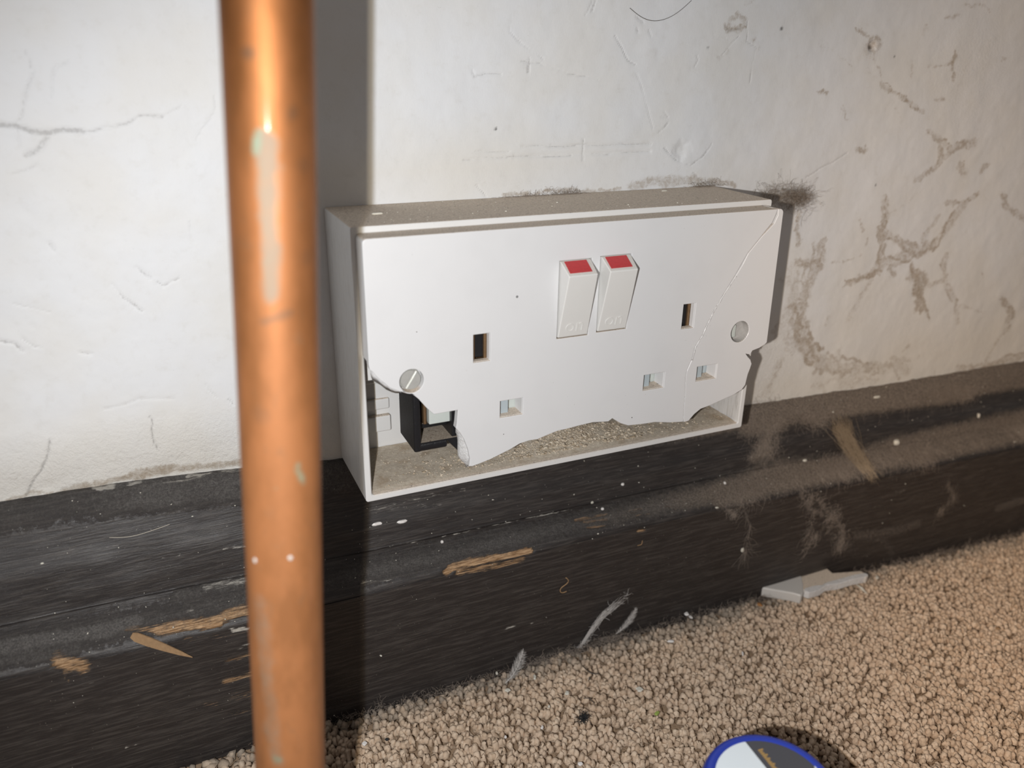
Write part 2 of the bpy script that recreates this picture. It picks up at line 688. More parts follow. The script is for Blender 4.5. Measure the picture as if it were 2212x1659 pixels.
xs = axis([(-450, -185, 5), (-185, 300, .55), (300, 600, 5)])
zs = axis([(-160, -64, 6), (-64, 118, .55), (118, 360, 5)])
X, Z = np.meshgrid(xs, zs)
WP = np.stack([X.ravel(), np.zeros(X.size), Z.ravel()], -1)
ww = warp(warp(WP, .3, 1.3), 1.1, .7)
wf = warp(WP, .18, .7)
dirt = np.zeros(len(WP))
crack = np.zeros(len(WP))
dark = np.zeros(len(WP))


def wp(pts, ox, oy, s):
    return [at(a, b, 1, 0.0) for a, b in crop(pts, ox, oy, s)]


C7 = (1560, 400, 3.317)
for pts, w, st, tp in [
    ([(1840, 60), (1740, 120), (1600, 130)], 1.0, .9, 0), ([(1740, 130), (1620, 300), (1520, 420), (1430, 480), (1300, 500), (1180, 540), (1110, 600)], 1.8, 1, 0),
    ([(1540, 240), (1480, 320), (1440, 400)], 1.4, .55, 0),
    ([(1150, 330), (1250, 390), (1420, 470)], 1.5, .8, 0), ([(1160, 110), (1170, 230), (1130, 340), (1150, 440), (1110, 600)], 1.6, .8, 0),
    ([(1110, 600), (980, 680), (850, 740)], 1.6, .9, 1), ([(1120, 560), (1020, 760), (950, 880), (890, 970)], 1.1, .65, 0),
    ([(1370, 640), (1400, 690), (1430, 770), (1450, 900)], 2.6, 1, 1), ([(1480, 720), (1600, 670), (1580, 560), (1610, 490)], 1.1, .85, 0),
    ([(1590, 700), (1680, 860), (1690, 980)], 1.3, .7, 0), ([(1700, 870), (1880, 910)], .7, .6, 0),
    ([(700, 460), (690, 560), (640, 640), (600, 780), (540, 850), (560, 960), (560, 1080), (650, 1200), (700, 1280)], 2.3, .9, 0),
    ([(500, 600), (520, 720), (480, 900), (430, 1050)], 3.0, .6, 0), ([(540, 560), (700, 560)], 1.8, .8, 0),
    ([(600, 1100), (680, 1260)], 2.2, .9, 0), ([(540, 200), (540, 420)], 1.1, .8, 0),
    ([(450, 1060), (560, 1150), (640, 1240)], 2.6, .55, 0),
    ([(700, 1260), (850, 1310), (1000, 1310), (1150, 1320), (1270, 1270), (1330, 1340)], 2.4, .75, 0), ([(700, 1410), (880, 1420), (1100, 1400)], 3.0, .5, 0),
    ([(2010, 830), (2080, 920), (2030, 970)], 1.6, .8, 0), ([(2060, 1010), (1950, 1150), (1890, 1260)], .9, .65, 0),
    ([(2000, 60), (2040, 160), (2100, 190), (2163, 240)], 1.3, .75, 0), ([(780, 550), (900, 540), (1010, 500)], .5, .7, 0),
    ([(980, 250), (1010, 330)], .7, .8, 0), ([(1380, 60), (1330, 130), (1200, 190)], .6, .5, 0), ([(1200, 600), (1240, 640)], 1.2, .7, 0),
    ([(300, 1500), (380, 1380), (420, 1250)], 1.5, .7, 0), ([(1700, 1330), (2163, 1230)], 1.6, .9, 0), ([(1040, 380), (1035, 430)], .7, .8, 0),
    ([(760, 950), (740, 1010)], .9, .6, 0), ([(1860, 630)], 1.0, .7, 0), ([(2060, 1020)], 1.2, .8, 0), ([(1410, 1235)], 1.2, .6, 0),
    ([(1300, 1200), (1340, 1150)], .8, .6, 0), ([(830, 1190), (850, 1260)], 1.4, .55, 0),
]:
    fibrous(dirt, ww, wp(pts, *C7), w * 1.35, min(1, st * 1.15), tp)
C6 = (1560, 0, 3.317)
for pts, w, st in [
    ([(960, 215), (1020, 235), (1050, 270), (1130, 300), (1140, 320)], .9, .8), ([(1075, 340)], 3.4, .85), ([(1040, 500), (1100, 560)], 1.6, .45),
    ([(1130, 600), (1170, 640), (1240, 670), (1350, 740), (1440, 800)], 1.0, .85), ([(1075, 400), (1130, 540), (1160, 620)], .55, .7),
    ([(700, 325), (830, 400), (960, 500)], .5, .55), ([(1190, 670), (1290, 870)], .45, .5), ([(1630, 450), (1665, 405)], 1.4, .85), ([(1470, 480), (1630, 455)], .7, .6),
    ([(1640, 460), (1655, 570)], .9, .75), ([(1740, 480), (1670, 660)], .6, .5), ([(1480, 940), (1560, 1000), (1620, 1060)], 1.3, .75),
    ([(1560, 1050), (1570, 1130), (1530, 1200), (1380, 1290)], 1.2, .85), ([(1620, 1090), (1700, 1040), (1800, 1020)], 1.6, .9),
    ([(1700, 1180), (1740, 1250)], 1.8, .7), ([(1850, 1220), (1900, 1190)], 1.6, .7), ([(110, 110), (150, 150)], 1.3, .7), ([(20, 180), (40, 220), (90, 215), (140, 200)], 1.1, .8),
    ([(960, 1070), (1030, 1075)], 1.2, .8), ([(690, 660), (750, 665)], .9, .8), ([(860, 770), (890, 860)], .9, .55), ([(1880, 30), (1940, 110)], .8, .6),
    ([(1690, 45), (1880, 40)], .6, .6), ([(1600, 120), (1720, 110)], 1.0, .55), ([(1440, 240), (1470, 190)], 1.2, .6), ([(1350, 450), (1360, 540)], 1.3, .5),
    ([(1540, 710), (1590, 720)], 1.0, .7), ([(2010, 420), (2030, 425)], .8, .7), ([(220, 280)], 1.2, .7), ([(260, 340)], 1.2, .6), ([(170, 20), (220, 20)], .8, .6),
]:
    fibrous(dirt, ww, wp(pts, *C6), w * 1.3, min(1, st * 1.1))
for pts, w in [([(170, 150), (170, 300), (240, 340), (210, 450), (190, 590)], .28), ([(0, 390), (110, 260)], .28), ([(600, 1270), (850, 1120), (900, 1090)], .35)]:
    paint(crack, wf, wp(pts, *C6), w, .7)
for p, r in [((1075, 340), .75), ((1235, 405), .42), ((1095, 1325), .42), ((420, 205), .6)]:
    paint(dark, WP, wp([p], *C6), r, .85)
C8 = (0, 0, 1.843)
for pts, w, st in [
    ([(0, 500), (70, 505), (130, 525), (200, 530), (260, 515), (330, 525)], .75, .95), ([(330, 525), (420, 510), (520, 490), (560, 465), (650, 460)], .4, .8), ([(650, 460), (730, 415)], .3, .5),
    ([(100, 200), (135, 290), (95, 400), (70, 490), (75, 590)], .33, .65), ([(270, 240), (215, 270), (205, 390)], .3, .55), ([(190, 550), (150, 600), (105, 615)], .8, .75),
    ([(55, 690), (150, 655)], .35, .6), ([(0, 1360), (60, 1370), (90, 1400)], .5, .8), ([(90, 1350), (140, 1385), (170, 1385)], .25, .7), ([(445, 1130), (490, 1190), (560, 1235)], .45, .8),
    ([(630, 1125), (655, 1140), (715, 1110)], .4, .8), ([(545, 1065), (600, 1105)], .6, .65), ([(820, 1530), (860, 1580)], .3, .6), ([(320, 1410), (370, 1415)], .5, .7), ([(195, 970), (215, 995)], .7, .6),
    ([(755, 880), (765, 950)], .3, .5), ([(855, 380), (860, 440), (780, 560)], .25, .5), ([(905, 1590), (930, 1615)], .35, .8), ([(420, 1630), (560, 1590), (690, 1590)], .5, .45), ([(60, 1210), (200, 1245)], .3, .5), ([(130, 1300)], .9, .4),
]:
    paint(crack, wf, wp(pts, *C8), w, st)
CB = (0, 900, 3.95)
for pts, w, st in [([(1270, 0), (1310, 60), (1305, 200), (1345, 290)], .32, 1), ([(430, 200), (400, 370), (350, 480), (260, 600), (215, 690)], .4, 1), ([(0, 540), (60, 500), (180, 520)], .3, .5), ([(100, 320), (210, 300)], .3, .45)]:
    paint(crack, wf, wp(pts, *CB), w, st)
for pts, w, st in [([(560, 640), (800, 600), (1100, 520), (1250, 470), (1600, 440), (1900, 420), (2040, 400)], 1.6, .9), ([(1150, 540), (1300, 490), (1450, 460)], 1.5, 1.0), ([(0, 740), (300, 660), (540, 670)], 1.0, .8), ([(250, 620), (420, 560)], 2.4, .35)]:
    paint(dirt, ww, wp(pts, *CB), w, st)
CT = (1000, 1, 3.687)
for pts, w, st in [([(375, 100), (370, 270)], .22, .4), ([(380, 265), (480, 350), (660, 480)], .25, .7), ([(470, 490), (620, 510), (760, 550), (840, 590), (950, 610), (1080, 625)], .27, .75), ([(1215, 280), (1260, 370), (1320, 480), (1370, 510)], .32, .85),
                   ([(1380, 590), (1430, 700), (1480, 860), (1510, 1020)], .35, .5), ([(70, 560), (90, 610), (180, 590), (300, 590)], .4, .7), ([(980, 120), (1010, 50), (1030, 0)], .35, .6), ([(1030, 80), (1055, 0)], .45, .8),
                   ([(1380, 130), (1440, 170)], .5, .7), ([(1385, 220), (1390, 250)], .5, .7), ([(1480, 240), (1490, 280)], .4, .7), ([(1850, 440), (1860, 480), (1835, 540)], .3, .6), ([(1560, 1050), (1640, 980)], .4, .8), ([(1600, 890), (1635, 930), (1580, 930)], .4, .6),
                   ([(100, 1200), (370, 1205)], .35, .6), ([(0, 1270), (180, 1255), (480, 1240), (870, 1235)], .35, .7), ([(470, 1170), (820, 1160), (1000, 1150), (1500, 1145)], .4, .7), ([(1040, 1220), (1500, 1205)], .35, .7), ([(960, 1110), (960, 1270)], .35, .75),
                   ([(1600, 1180), (1700, 1270), (1810, 1315), (1900, 1250), (1980, 1150)], .35, .8), ([(1830, 1375), (1930, 1470)], .4, .8), ([(110, 1465), (140, 1500), (190, 1560)], .35, .85), ([(530, 470), (525, 560)], .5, .8), ([(2090, 200), (2110, 240), (2200, 220)], .6, .7), ([(1990, 270), (2010, 300), (2090, 295)], .3, .5)]:
    paint(crack, wf, wp(pts, *CT), w, st)
for pts, w, st in [([(330, 1555), (600, 1535), (800, 1510), (1050, 1515), (1250, 1500)], 1.0, .85), ([(1350, 1480), (1500, 1440), (1600, 1440), (1900, 1440)], 2.4, .7), ([(1960, 1430), (2150, 1470)], 1.4, .8), ([(1680, 1150), (1740, 1230)], 1.2, .35), ([(2030, 470), (2100, 400)], 1.2, .5), ([(2100, 160), (2200, 130)], 1.2, .7), ([(100, 1440), (640, 1450)], 3.0, .3)]:
    paint(dirt, ww, wp(pts, *CT), w, st)
paint(dark, WP, wp([(262, 1023)], *CT), .45, .9)
paint(dark, WP, wp([(1945, 376)], *CT), .4, .5)
cream = np.clip((-4 - WP[:, 2] + 26 * (fbm(WP, .03) - .5)) / 42, 0, 1) * .8
cream = np.maximum(cream, np.clip((14 - abs(WP[:, 2] - 54)) / 14, 0, 1) * .5 * np.clip((WP[:, 0] + 100) / 30, 0, 1) * np.clip((60 - WP[:, 0]) / 60, 0, 1))
roughp = np.clip((-14 - WP[:, 2]) / 14, 0, 1) * np.clip((150 - WP[:, 0]) / 60, 0, 1) + np.clip(1 - np.hypot(WP[:, 0] - 205, WP[:, 2] - 85) / 45, 0, 1) * .5
relief = (fbm(WP, .02, 3) - .5) * 1.6 + (fbm(WP, .12, 3) - .5) * .5
relief -= np.clip((-30 - WP[:, 2]) / 12, 0, 1) * np.clip((-95 - WP[:, 0]) / 30, 0, 1) * (1 + 1.5 * (fbm(WP, .2) - .5))
# a chip in the plaster above the socket, the drilled hole at the upper right, brush ridge lines
chip = wp([(1740, 1200)], *CT)[0]
dch = np.hypot(ww[:, 0] - chip[0], (ww[:, 2] - chip[2]))
relief -= np.clip(1.6 - dch / 2.6, 0, 1) * .8
hole = wp([(1075, 330)], *C6)[0]
relief -= np.clip(1.5 - np.hypot(WP[:, 0] - hole[0], WP[:, 2] - hole[2]) / 1.6, 0, 1) * 1.6
for pl_ in ([(700, 1160), (1500, 1145)], [(400, 1240), (1500, 1205)]):
    a, b = wp(pl_, *CT)
    t = np.clip((WP[:, 0] - a[0]) / (b[0] - a[0]), 0, 1)
    relief -= .25 * np.exp(-((WP[:, 2] - (a[2] + t * (b[2] - a[2]))) / .7) ** 2) * ((WP[:, 0] > a[0]) & (WP[:, 0] < b[0]))
relief -= crack * .12
keep = np.clip(np.maximum(abs(WP[:, 0]) - 74, abs(WP[:, 2]) - 43.5) / 6, 0, 1)  # flat behind the box
relief = np.minimum(relief * keep, .45)
V = WP.copy()
V[:, 1] = -relief
n0 = len(V)
nr, nc = len(zs), len(xs)
F = grid_faces(nr, nc)
ring = np.concatenate([np.arange(nc), np.arange(1, nr) * nc + nc - 1, (nr - 1) * nc + np.arange(nc - 2, -1, -1), np.arange(nr - 2, 0, -1) * nc])
R2 = V[ring].copy()
R2[:, 1] = 45
V = np.concatenate([V, R2])
m_ = len(ring)
k = np.arange(m_)
side = np.stack([ring[k], n0 + k, n0 + (k + 1) % m_, ring[(k + 1) % m_]], -1)
F = np.concatenate([F, side])
wall = obj('wall_back', V, F, M_WALL, origin=(0, 0, -160), smooth=True)
tag(wall, kind='structure', label='white painted plaster wall with dirt, hairline cracks and cobweb stains')
pad = lambda a: np.concatenate([a, np.zeros(m_)])
for nm, a in (('dirt', dirt), ('crack', crack), ('dark', dark), ('cream', cream), ('rough_plaster', roughp)):
    attr(wall.data, nm, pad(a))

# ------------------------------------------------------------------ skirting board
sx = axis([(-450, -190, 6), (-190, 310, .7), (310, 600, 6)])


def sk_profile(x):
    zt, zs_, zc, zl, zf = (zi(x, t) for t in (Z_TOP, Z_SHO, Z_CRE, Z_LIP, Z_FLO))
    one = np.ones_like(x)
    return [(one * 6, zt + .3), (one * 0.5, zt + .2), (-2.5 * one, zt - 1.3), (-5.5 * one, zt + (zs_ - zt) * .42), (-8.2 * one, zs_ - .5), (-10.3 * one, zs_ + (zc - zs_) * .35),
            (-11.8 * one, zs_ + (zc - zs_) * .75), (-12.6 * one, zc + .2), (-13.4 * one, zc + .1), (-17.5 * one, zc + (zl - zc) * .35), (-21.5 * one, zc + (zl - zc) * .72), (-23.7 * one, zl + .1),
            (-24.7 * one, zl - 2.4), (-25 * one, zl - 8), (-25 * one, zf - 12)]


prof = sk_profile(sx)
PK = np.stack([np.stack([np.broadcast_to(a, sx.shape), np.broadcast_to(b, sx.shape)], -1) for a, b in prof])  # k,x,2
segn = [2, 6, 8, 10, 8, 8, 6, 3, 10, 10, 8, 8, 14, 60]
rows = []
for kk in range(len(prof) - 1):
    for j in range(segn[kk]):
        t = j / segn[kk]
        # catmull-rom through the profile except at the crease
        p0, p1, p2, p3 = PK[max(kk - 1, 0)], PK[kk], PK[kk + 1], PK[min(kk + 2, len(prof) - 1)]
        if kk in (0, 13):
            rows.append(p1 + (p2 - p1) * t)
        else:
            rows.append(.5 * (2 * p1 + (p2 - p0) * t + (2 * p0 - 5 * p1 + 4 * p2 - p3) * t * t + (3 * p1 - p0 - 3 * p2 + p3) * t ** 3))
rows.append(PK[-1])
RW = np.stack(rows)
nr, nc = RW.shape[0], len(sx)
SP = np.stack([np.broadcast_to(sx, (nr, nc)), RW[..., 0], RW[..., 1]], -1).reshape(-1, 3)
rowi = np.repeat(np.arange(nr), nc)
front = (SP[:, 1] < .4).astype(float)
SPX = to_px(SP)


def sp(pts, ox=0, oy=0, s=1):
    out = []
    for a, b in crop(pts, ox, oy, s):
        d = (SPX[:, 0] - a) ** 2 + (SPX[:, 1] - b) ** 2
        d = d + (rowi < 3) * 400
        out.append(SP[int(d.argmin())])
    return out


def on_skirt(px, py):
    return sp([(px, py)])[0]


sw = warp(SP * np.array([.45, 1, 1]), .45, .8) / np.array([.45, 1, 1])
dust = np.zeros(len(SP))
wood = np.zeros(len(SP))
pale = np.zeros(len(SP))
CA, CBL, CC, CDD, CE = (0, 900, 3.95), (0, 1240, 3.95), (700, 1040, 3.95), (1150, 1060, 3.95), (1550, 840, 3.319)
# dust lies on every ledge, thicker to the right
x_ = SP[:, 0]
ztop, zsho, zcre, zlip = zi(x_, Z_TOP), zi(x_, Z_SHO), zi(x_, Z_CRE), zi(x_, Z_LIP)
zz = SP[:, 2]
onlip = np.clip(1 - abs(zz - (zlip + zcre) / 2 + .3) / (abs(zcre - zlip) * .5 + 1.2), 0, 1)
ontop = np.clip((zz - zsho - 3) / 5, 0, 1)
big = fbm(SP, .05, 3)
right = np.clip((x_ - 20) / 90, 0, 1)
dust = np.maximum(dust, onlip * (.72 + .45 * right) * (.75 + .5 * big))
dust = np.maximum(dust, ontop * (.60 + .65 * np.clip((x_ - 40) / 50, 0, 1)) * (.55 + .9 * big))
dust *= np.where((x_ > -150) & (x_ < -80) & (onlip > 0), .75, 1)
for pts, w, st in [
    ([(0, 620), (400, 560), (900, 480), (1150, 400)], 2.4, .95), ([(0, 700), (600, 640)], 3.5, .55), ([(1500, 180), (2100, 60)], 2.5, .55),
]:
    paint(dust, sw, sp(pts, *CBL), w, st)
for pts, w, st in [
    ([(250, 110), (700, 180), (1000, 130), (1800, 30)], 4, 1), ([(200, 260), (420, 240), (560, 160)], 4.5, 1), ([(350, 300), (330, 450), (250, 500)], 3, .7),
    ([(0, 760), (500, 600), (900, 560), (1300, 430), (2190, 230)], 6, 1.0), ([(600, 740), (640, 850), (760, 900)], 1.2, .6), ([(730, 780), (800, 900), (900, 1000), (880, 1150)], 1.4, .6), ([(1000, 1050), (1250, 1020), (1440, 970)], 3.2, .45),
    ([(1250, 1180), (1200, 1090), (1050, 1040)], 2.4, .35), ([(1640, 670), (1700, 780), (1580, 900)], 1.3, .5), ([(2010, 860), (2190, 800)], 3, .5), ([(700, 1040), (900, 1100), (1000, 1180)], 3.2, .28), ([(1270, 750), (1330, 730)], 1.4, .4),
    ([(80, 860), (120, 920)], 1.1, .8), ([(190, 870), (230, 1000)], .6, .7),
]:
    paint(dust, sw, sp(pts, *CE), w, st)
for pts, w, st in [
    ([(1080, 740), (1250, 690), (1500, 640), (1760, 590)], 1.5, 1.0), ([(1150, 780), (1500, 710), (1700, 660)], 1.6, .75), ([(1030, 780), (1080, 750)], 1.2, 1),
]:
    paint(wood, sw, sp(pts, *CC), w, st)
for pts, w, st in [
    ([(1350, 480), (1600, 430), (1850, 420)], 2.2, .95), ([(1100, 460), (1350, 480)], 1.0, .8), ([(1800, 400), (2100, 300)], 2.0, .9), ([(500, 740), (700, 790)], 2.6, .85),
    ([(1900, 920), (2140, 860)], 1.4, .75), ([(1950, 740), (2130, 700)], 1.2, .6), ([(1750, 1120), (1850, 1110)], 1.2, .5), ([(1600, 560), (2100, 500)], 1.3, .4), ([(2000, 1050), (2140, 1020)], 2.5, .45), ([(1980, 1200), (2140, 1180)], 2.2, .4),
    ([(570, 850), (600, 920)], .5, .6),
]:
    paint(wood, sw, sp(pts, *CBL), w, st)
for pts, w, st in [([(380, 250), (620, 210)], .7, .8), ([(440, 270), (640, 240)], .6, .9), ([(470, 320), (620, 300)], .5, .9), ([(1150, 140), (1230, 170)], .6, .6), ([(830, 180), (930, 160)], .9, .6), ([(880, 215), (1010, 190)], .35, .7), ([(910, 350), (970, 340)], .9, .9)]:
    paint(wood, sw, sp(pts, *CDD), w, st)
for pts, w, st in [([(350, 600), (1000, 470), (1500, 360), (2150, 230)], .28, .7), ([(380, 250), (700, 220), (1000, 190)], 1.0, .4), ([(500, 220), (900, 130), (1200, 60)], .8, .42), ([(330, 860), (600, 840)], .7, .55), ([(1540, 1260), (1780, 1210)], .3, .8)]:
    paint(pale, sw, sp(pts, *CC), w, st)
for pts, w, st in [([(800, 560), (950, 540)], 1.2, .8), ([(830, 630), (950, 600)], .6, 1.0), ([(1100, 520), (1200, 510)], .8, .8), ([(1600, 450), (1800, 480)], .6, 1.0), ([(1400, 560), (1750, 510)], .6, .6), ([(1900, 410), (2040, 400)], .8, .6), ([(1750, 1450), (2080, 1390)], 1.4, .6),
                   ([(1900, 1130), (2080, 1100)], .5, .7), ([(1300, 1210), (1550, 1180)], .3, .7), ([(380, 1160), (1000, 1100)], .4, .4)]:
    paint(pale, sw, sp(pts, *CA), w, st)
for pts, w, st in [([(2000, 480), (2110, 460)], 1.0, .8), ([(1990, 650), (2110, 600)], .7, .6), ([(1070, 1475), (1180, 1460)], .35, .9), ([(1500, 330), (1640, 310)], .6, .5), ([(760, 880), (860, 1300)], .9, .28)]:
    paint(pale, sw, sp(pts, *CBL), w, st)
worn = np.clip((-60 - x_) / 60, 0, 1)
dd = (fbm(SP * np.array([.06, 1, 1]), .5, 3) - .5) * .35 + (fbm(SP, .06, 2) - .5) * (.7 + 1.2 * worn)
dd -= wood * .45
dd *= front
V = SP.copy()
V[:, 1] -= dd * .8
V[:, 2] += dd * .5
V[:, 2] += (rowi < 6) * (fbm(SP, .25, 3) - .5) * 2.2 * front
F = grid_faces(nr, nc)[:, ::-1]
n0 = len(V)
# back and end faces
bk = V[np.concatenate([np.arange(nc), (nr - 1) * nc + np.arange(nc)])].copy()
bk[:, 1] = 6
V = np.concatenate([V, bk])
k = np.arange(nc - 1)
F = np.concatenate([F, np.stack([(nr - 1) * nc + k, (nr - 1) * nc + k + 1, n0 + nc + k + 1, n0 + nc + k], -1)[:, ::-1], np.stack([n0 + k, n0 + k + 1, n0 + nc + k + 1, n0 + nc + k], -1)])
skirt = obj('baseboard_back', V, F, M_SKIRT, origin=(0, -10, -150), smooth=True)
tag(skirt, kind='structure', label='dark brown painted moulded skirting board, worn and thick with dust')
pad2 = lambda a: np.concatenate([a, np.zeros(2 * nc)])
greyfilm = np.clip((75 - x_ + 60 * (fbm(SP, .04) - .5)) / 60, 0, 1) * .9
for nm, a in (('dust', dust), ('wood', wood), ('pale', pale), ('film', greyfilm)):
    attr(skirt.data, nm, pad2(a))

# ------------------------------------------------------------------ floor and carpet
fx = axis([(-450, 600, 10)])
fy = axis([(-420, 5, 10)])
X, Y = np.meshgrid(fx, fy)
V = np.stack([X.ravel(), Y.ravel(), zfloor(X.ravel()) - 2.6], -1)
F = grid_faces(len(fy), len(fx))
low = V.copy()
low[:, 2] -= 8
n = len(V)
ncf, nrf = len(fx), len(fy)
ring = np.concatenate([np.arange(ncf), np.arange(1, nrf) * ncf + ncf - 1, (nrf - 1) * ncf + np.arange(ncf - 2, -1, -1), np.arange(nrf - 2, 0, -1) * ncf])
k = np.arange(len(ring))
F = np.concatenate([F, F[:, ::-1] + n, np.stack([ring[k], ring[k] + n, ring[(k + 1) % len(ring)] + n, ring[(k + 1) % len(ring)]], -1)])
floor = obj('floor', V, F, M_BACKING, origin=(0, -200, -150))
tag(floor, kind='structure', label='floor covered with beige looped wool carpet')


def tuft_template(rings, sides):
    V = [(0, 0, 0)]
    for r in range(1, rings):
        a = math.pi * r / rings
        for s in range(sides):
            g = 2 * math.pi * (s + .5 * (r % 2)) / sides
            V.append((math.sin(a) * math.cos(g), math.sin(a) * math.sin(g), (1 - math.cos(a)) / 2))
    V.append((0, 0, 1))
    F = []
    for s in range(sides):
        F.append((0, 1 + (s + 1) % sides, 1 + s))
        e = len(V) - 1
        b = 1 + (rings - 2) * sides
        F.append((e, b + s, b + (s + 1) % sides))
        for r in range(rings - 2):
            p, q = 1 + r * sides, 1 + (r + 1) * sides
            F.append((p + s, p + (s + 1) % sides, q + (s + 1) % sides))
            F.append((p + s, q + (s + 1) % sides, q + s))
    return np.array(V), np.array(F)


def pile(x0, x1, y0, y1, pitch, rings, sides, name):
    gx = np.arange(x0, x1, pitch)
    gy = np.arange(y0, y1, pitch * 1.05)
    X, Y = np.meshgrid(gx, gy)
    X = X + (np.arange(len(gy)) % 2)[:, None] * pitch / 2
    X = X.ravel() + rng.normal(0, .24, X.size) * pitch
    Y = Y.ravel() + rng.normal(0, .24, Y.size) * pitch
    P0 = np.stack([X, Y, 0 * X], -1)
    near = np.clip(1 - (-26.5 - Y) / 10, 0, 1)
    edge_y = -25.9 - 1.2 * fbm(P0, .12, 3) + .8
    ok = Y < edge_y
    X, Y, near, P0 = X[ok], Y[ok], near[ok], P0[ok]
    n = len(X)
    T, TF = tuft_template(rings, sides)
    wid = pitch * rng.uniform(.54, .86, n)
    hgt = rng.uniform(2.9, 4.4, n) + (fbm(P0, .08, 3) - .5) * 1.8
    dirn = fbm(P0 + 9, .035, 2) * 9
    lx = rng.normal(0, .75, n) + 1.9 * np.cos(dirn)
    ly = rng.normal(-.4, .75, n) + 1.9 * np.sin(dirn)
    ang = rng.uniform(0, math.pi, n)
    el = rng.uniform(.6, .95, n)
    c, s = np.cos(ang), np.sin(ang)
    tx = T[None, :, 0] * wid[:, None]
    ty = T[None, :, 1] * (wid * el)[:, None]
    tz = T[None, :, 2]
    bx = tx * c[:, None] - ty * s[:, None]
    by = tx * s[:, None] + ty * c[:, None]
    curve = np.sin(tz * math.pi * .75)
    VX = X[:, None] + bx + lx[:, None] * curve
    VY = Y[:, None] + by + ly[:, None] * curve
    VZ = (zfloor(X) - 2.5)[:, None] + tz * hgt[:, None]
    VY = np.minimum(VY, -25.1)
    J = rng.normal(0, .085 * pitch, VX.shape + (3,))
    V = (np.stack([VX, VY, VZ], -1) + J).reshape(-1, 3)
    F = (TF[None] + (np.arange(n) * len(T))[:, None, None]).reshape(-1, 3)
    o = obj(name, V, F, M_CARPET, parent=floor, smooth=True)
    o['kind'] = 'stuff'
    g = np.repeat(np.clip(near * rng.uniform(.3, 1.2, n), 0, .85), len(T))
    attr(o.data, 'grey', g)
    return o


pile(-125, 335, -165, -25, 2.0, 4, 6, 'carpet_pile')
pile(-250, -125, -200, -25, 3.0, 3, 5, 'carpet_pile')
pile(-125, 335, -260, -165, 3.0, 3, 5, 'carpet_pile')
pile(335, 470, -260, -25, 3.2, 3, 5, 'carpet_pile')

def fuzz(n):
    P, out = rng.uniform((-120, -150, 0), (330, -25.5, 0), (n, 3)), []
    P[:, 2] = zfloor(P[:, 0]) + rng.uniform(-.4, 1.7, n)
    d = rng.normal(0, 1, (n, 3)) * (1, 1, .6)
    d /= np.linalg.norm(d, axis=1)[:, None]
    L = rng.uniform(.7, 2.2, n)[:, None]
    sgm = [P, P + d * L * .5 + rng.normal(0, .22, (n, 3)), P + d * L + rng.normal(0, .3, (n, 3))]
    side_ = np.cross(d, rng.normal(0, 1, (n, 3)))
    side_ /= np.linalg.norm(side_, axis=1)[:, None]
    oth = np.cross(d, side_)
    V = []
    for q, w in zip(sgm, (.035, .03, .01)):
        V += [q + side_ * w, q - side_ * w * .5 + oth * w, q - side_ * w * .5 - oth * w]
    V = np.stack(V, 1)
    T = np.array([(a + s_, a + (s_ + 1) % 3, a + 3 + (s_ + 1) % 3, a + 3 + s_) for a in (0, 3) for s_ in range(3)])
    F = (T[None] + (np.arange(n) * 9)[:, None, None]).reshape(-1, 4)
    V[..., 1] = np.minimum(V[..., 1], -25.2)
    o = obj('carpet_fuzz', V.reshape(-1, 3), F, M_CARPET, parent=floor)
    o['kind'] = 'stuff'
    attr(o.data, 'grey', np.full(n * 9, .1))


fuzz(22000)

# ------------------------------------------------------------------ the double socket
YF = -41.08          # front face of the plate
YR = -33.3           # rim of the back box
sock = empty('wall_socket', (0, 0, -43.6), 'broken white double plug socket on a surface box above the dark skirting', 'socket')


def rrect(x0, x1, z0, z1, r, n=6):
    out = []
    for cx, cz, a0 in ((x1 - r, z1 - r, 0), (x0 + r, z1 - r, 90), (x0 + r, z0 + r, 180), (x1 - r, z0 + r, 270)):
        for k in range(n + 1):
            a = math.radians(a0 + 90 * k / n)
            out.append((cx + r * math.cos(a), cz + r * math.sin(a)))
    return out


def loft(rings):
    """rings: list of (list of (x,z), y)"""
    V, F = [], []
    n = len(rings[0][0])
    for pts, y in rings:
        V += [(x, y, z) for x, z in pts]
    for k in range(len(rings) - 1):
        for s in range(n):
            F.append((k * n + s, k * n + (s + 1) % n, (k + 1) * n + (s + 1) % n, (k + 1) * n + s))
    return np.array(V), F


BW, BH = 74.05, 43.6
o2 = lambda d, r: rrect(-BW + d, BW - d, -BH + d, BH - d, r)
V, F = loft([(o2(-.1, .8), -.2), (o2(0, .8), YR + .3), (o2(.08, .75), YR + .08), (o2(.3, .7), YR), (o2(1.7, .9), YR), (o2(2.0, .8), YR + .3), (o2(2.15, .7), YR + 1.5), (o2(2.6, .6), -2.2)])
n = len(o2(0, 2))
F.append(tuple(7 * n + s for s in range(n)))
F.append(tuple(range(n))[::-1])
V = V.copy()
# subdivide is not needed for shape: the walls are flat mouldings
obj('back_box', V, F, M_BOX, sock, smooth=False, bevel=None).data.polygons.foreach_set('use_smooth', np.zeros(len(F), bool))
# moulded ribs and knock-out steps inside the box
for (a, b, c, d, e, f) in ((-71.2, -57, -3.6, -2, -26, -22), (-71.2, -57, -4.6, -2, -34, -28), (-71.2, -57, -4, -2, -16, -13), (-71.5, -70.4, -27, -2, -41.5, -10)):
    V, F = box(a, b, c, d, e, f)
    obj('moulded_step', V, F, M_BOX, sock, bevel=.6)
V, F = box(-71.6, -66.5, -25, -2, -6, 6)
obj('fixing_lug', V, F, M_BOX, sock, bevel=.5)
V, F = box(-71.3, -70.7, -33, -3, -41.2, -3)

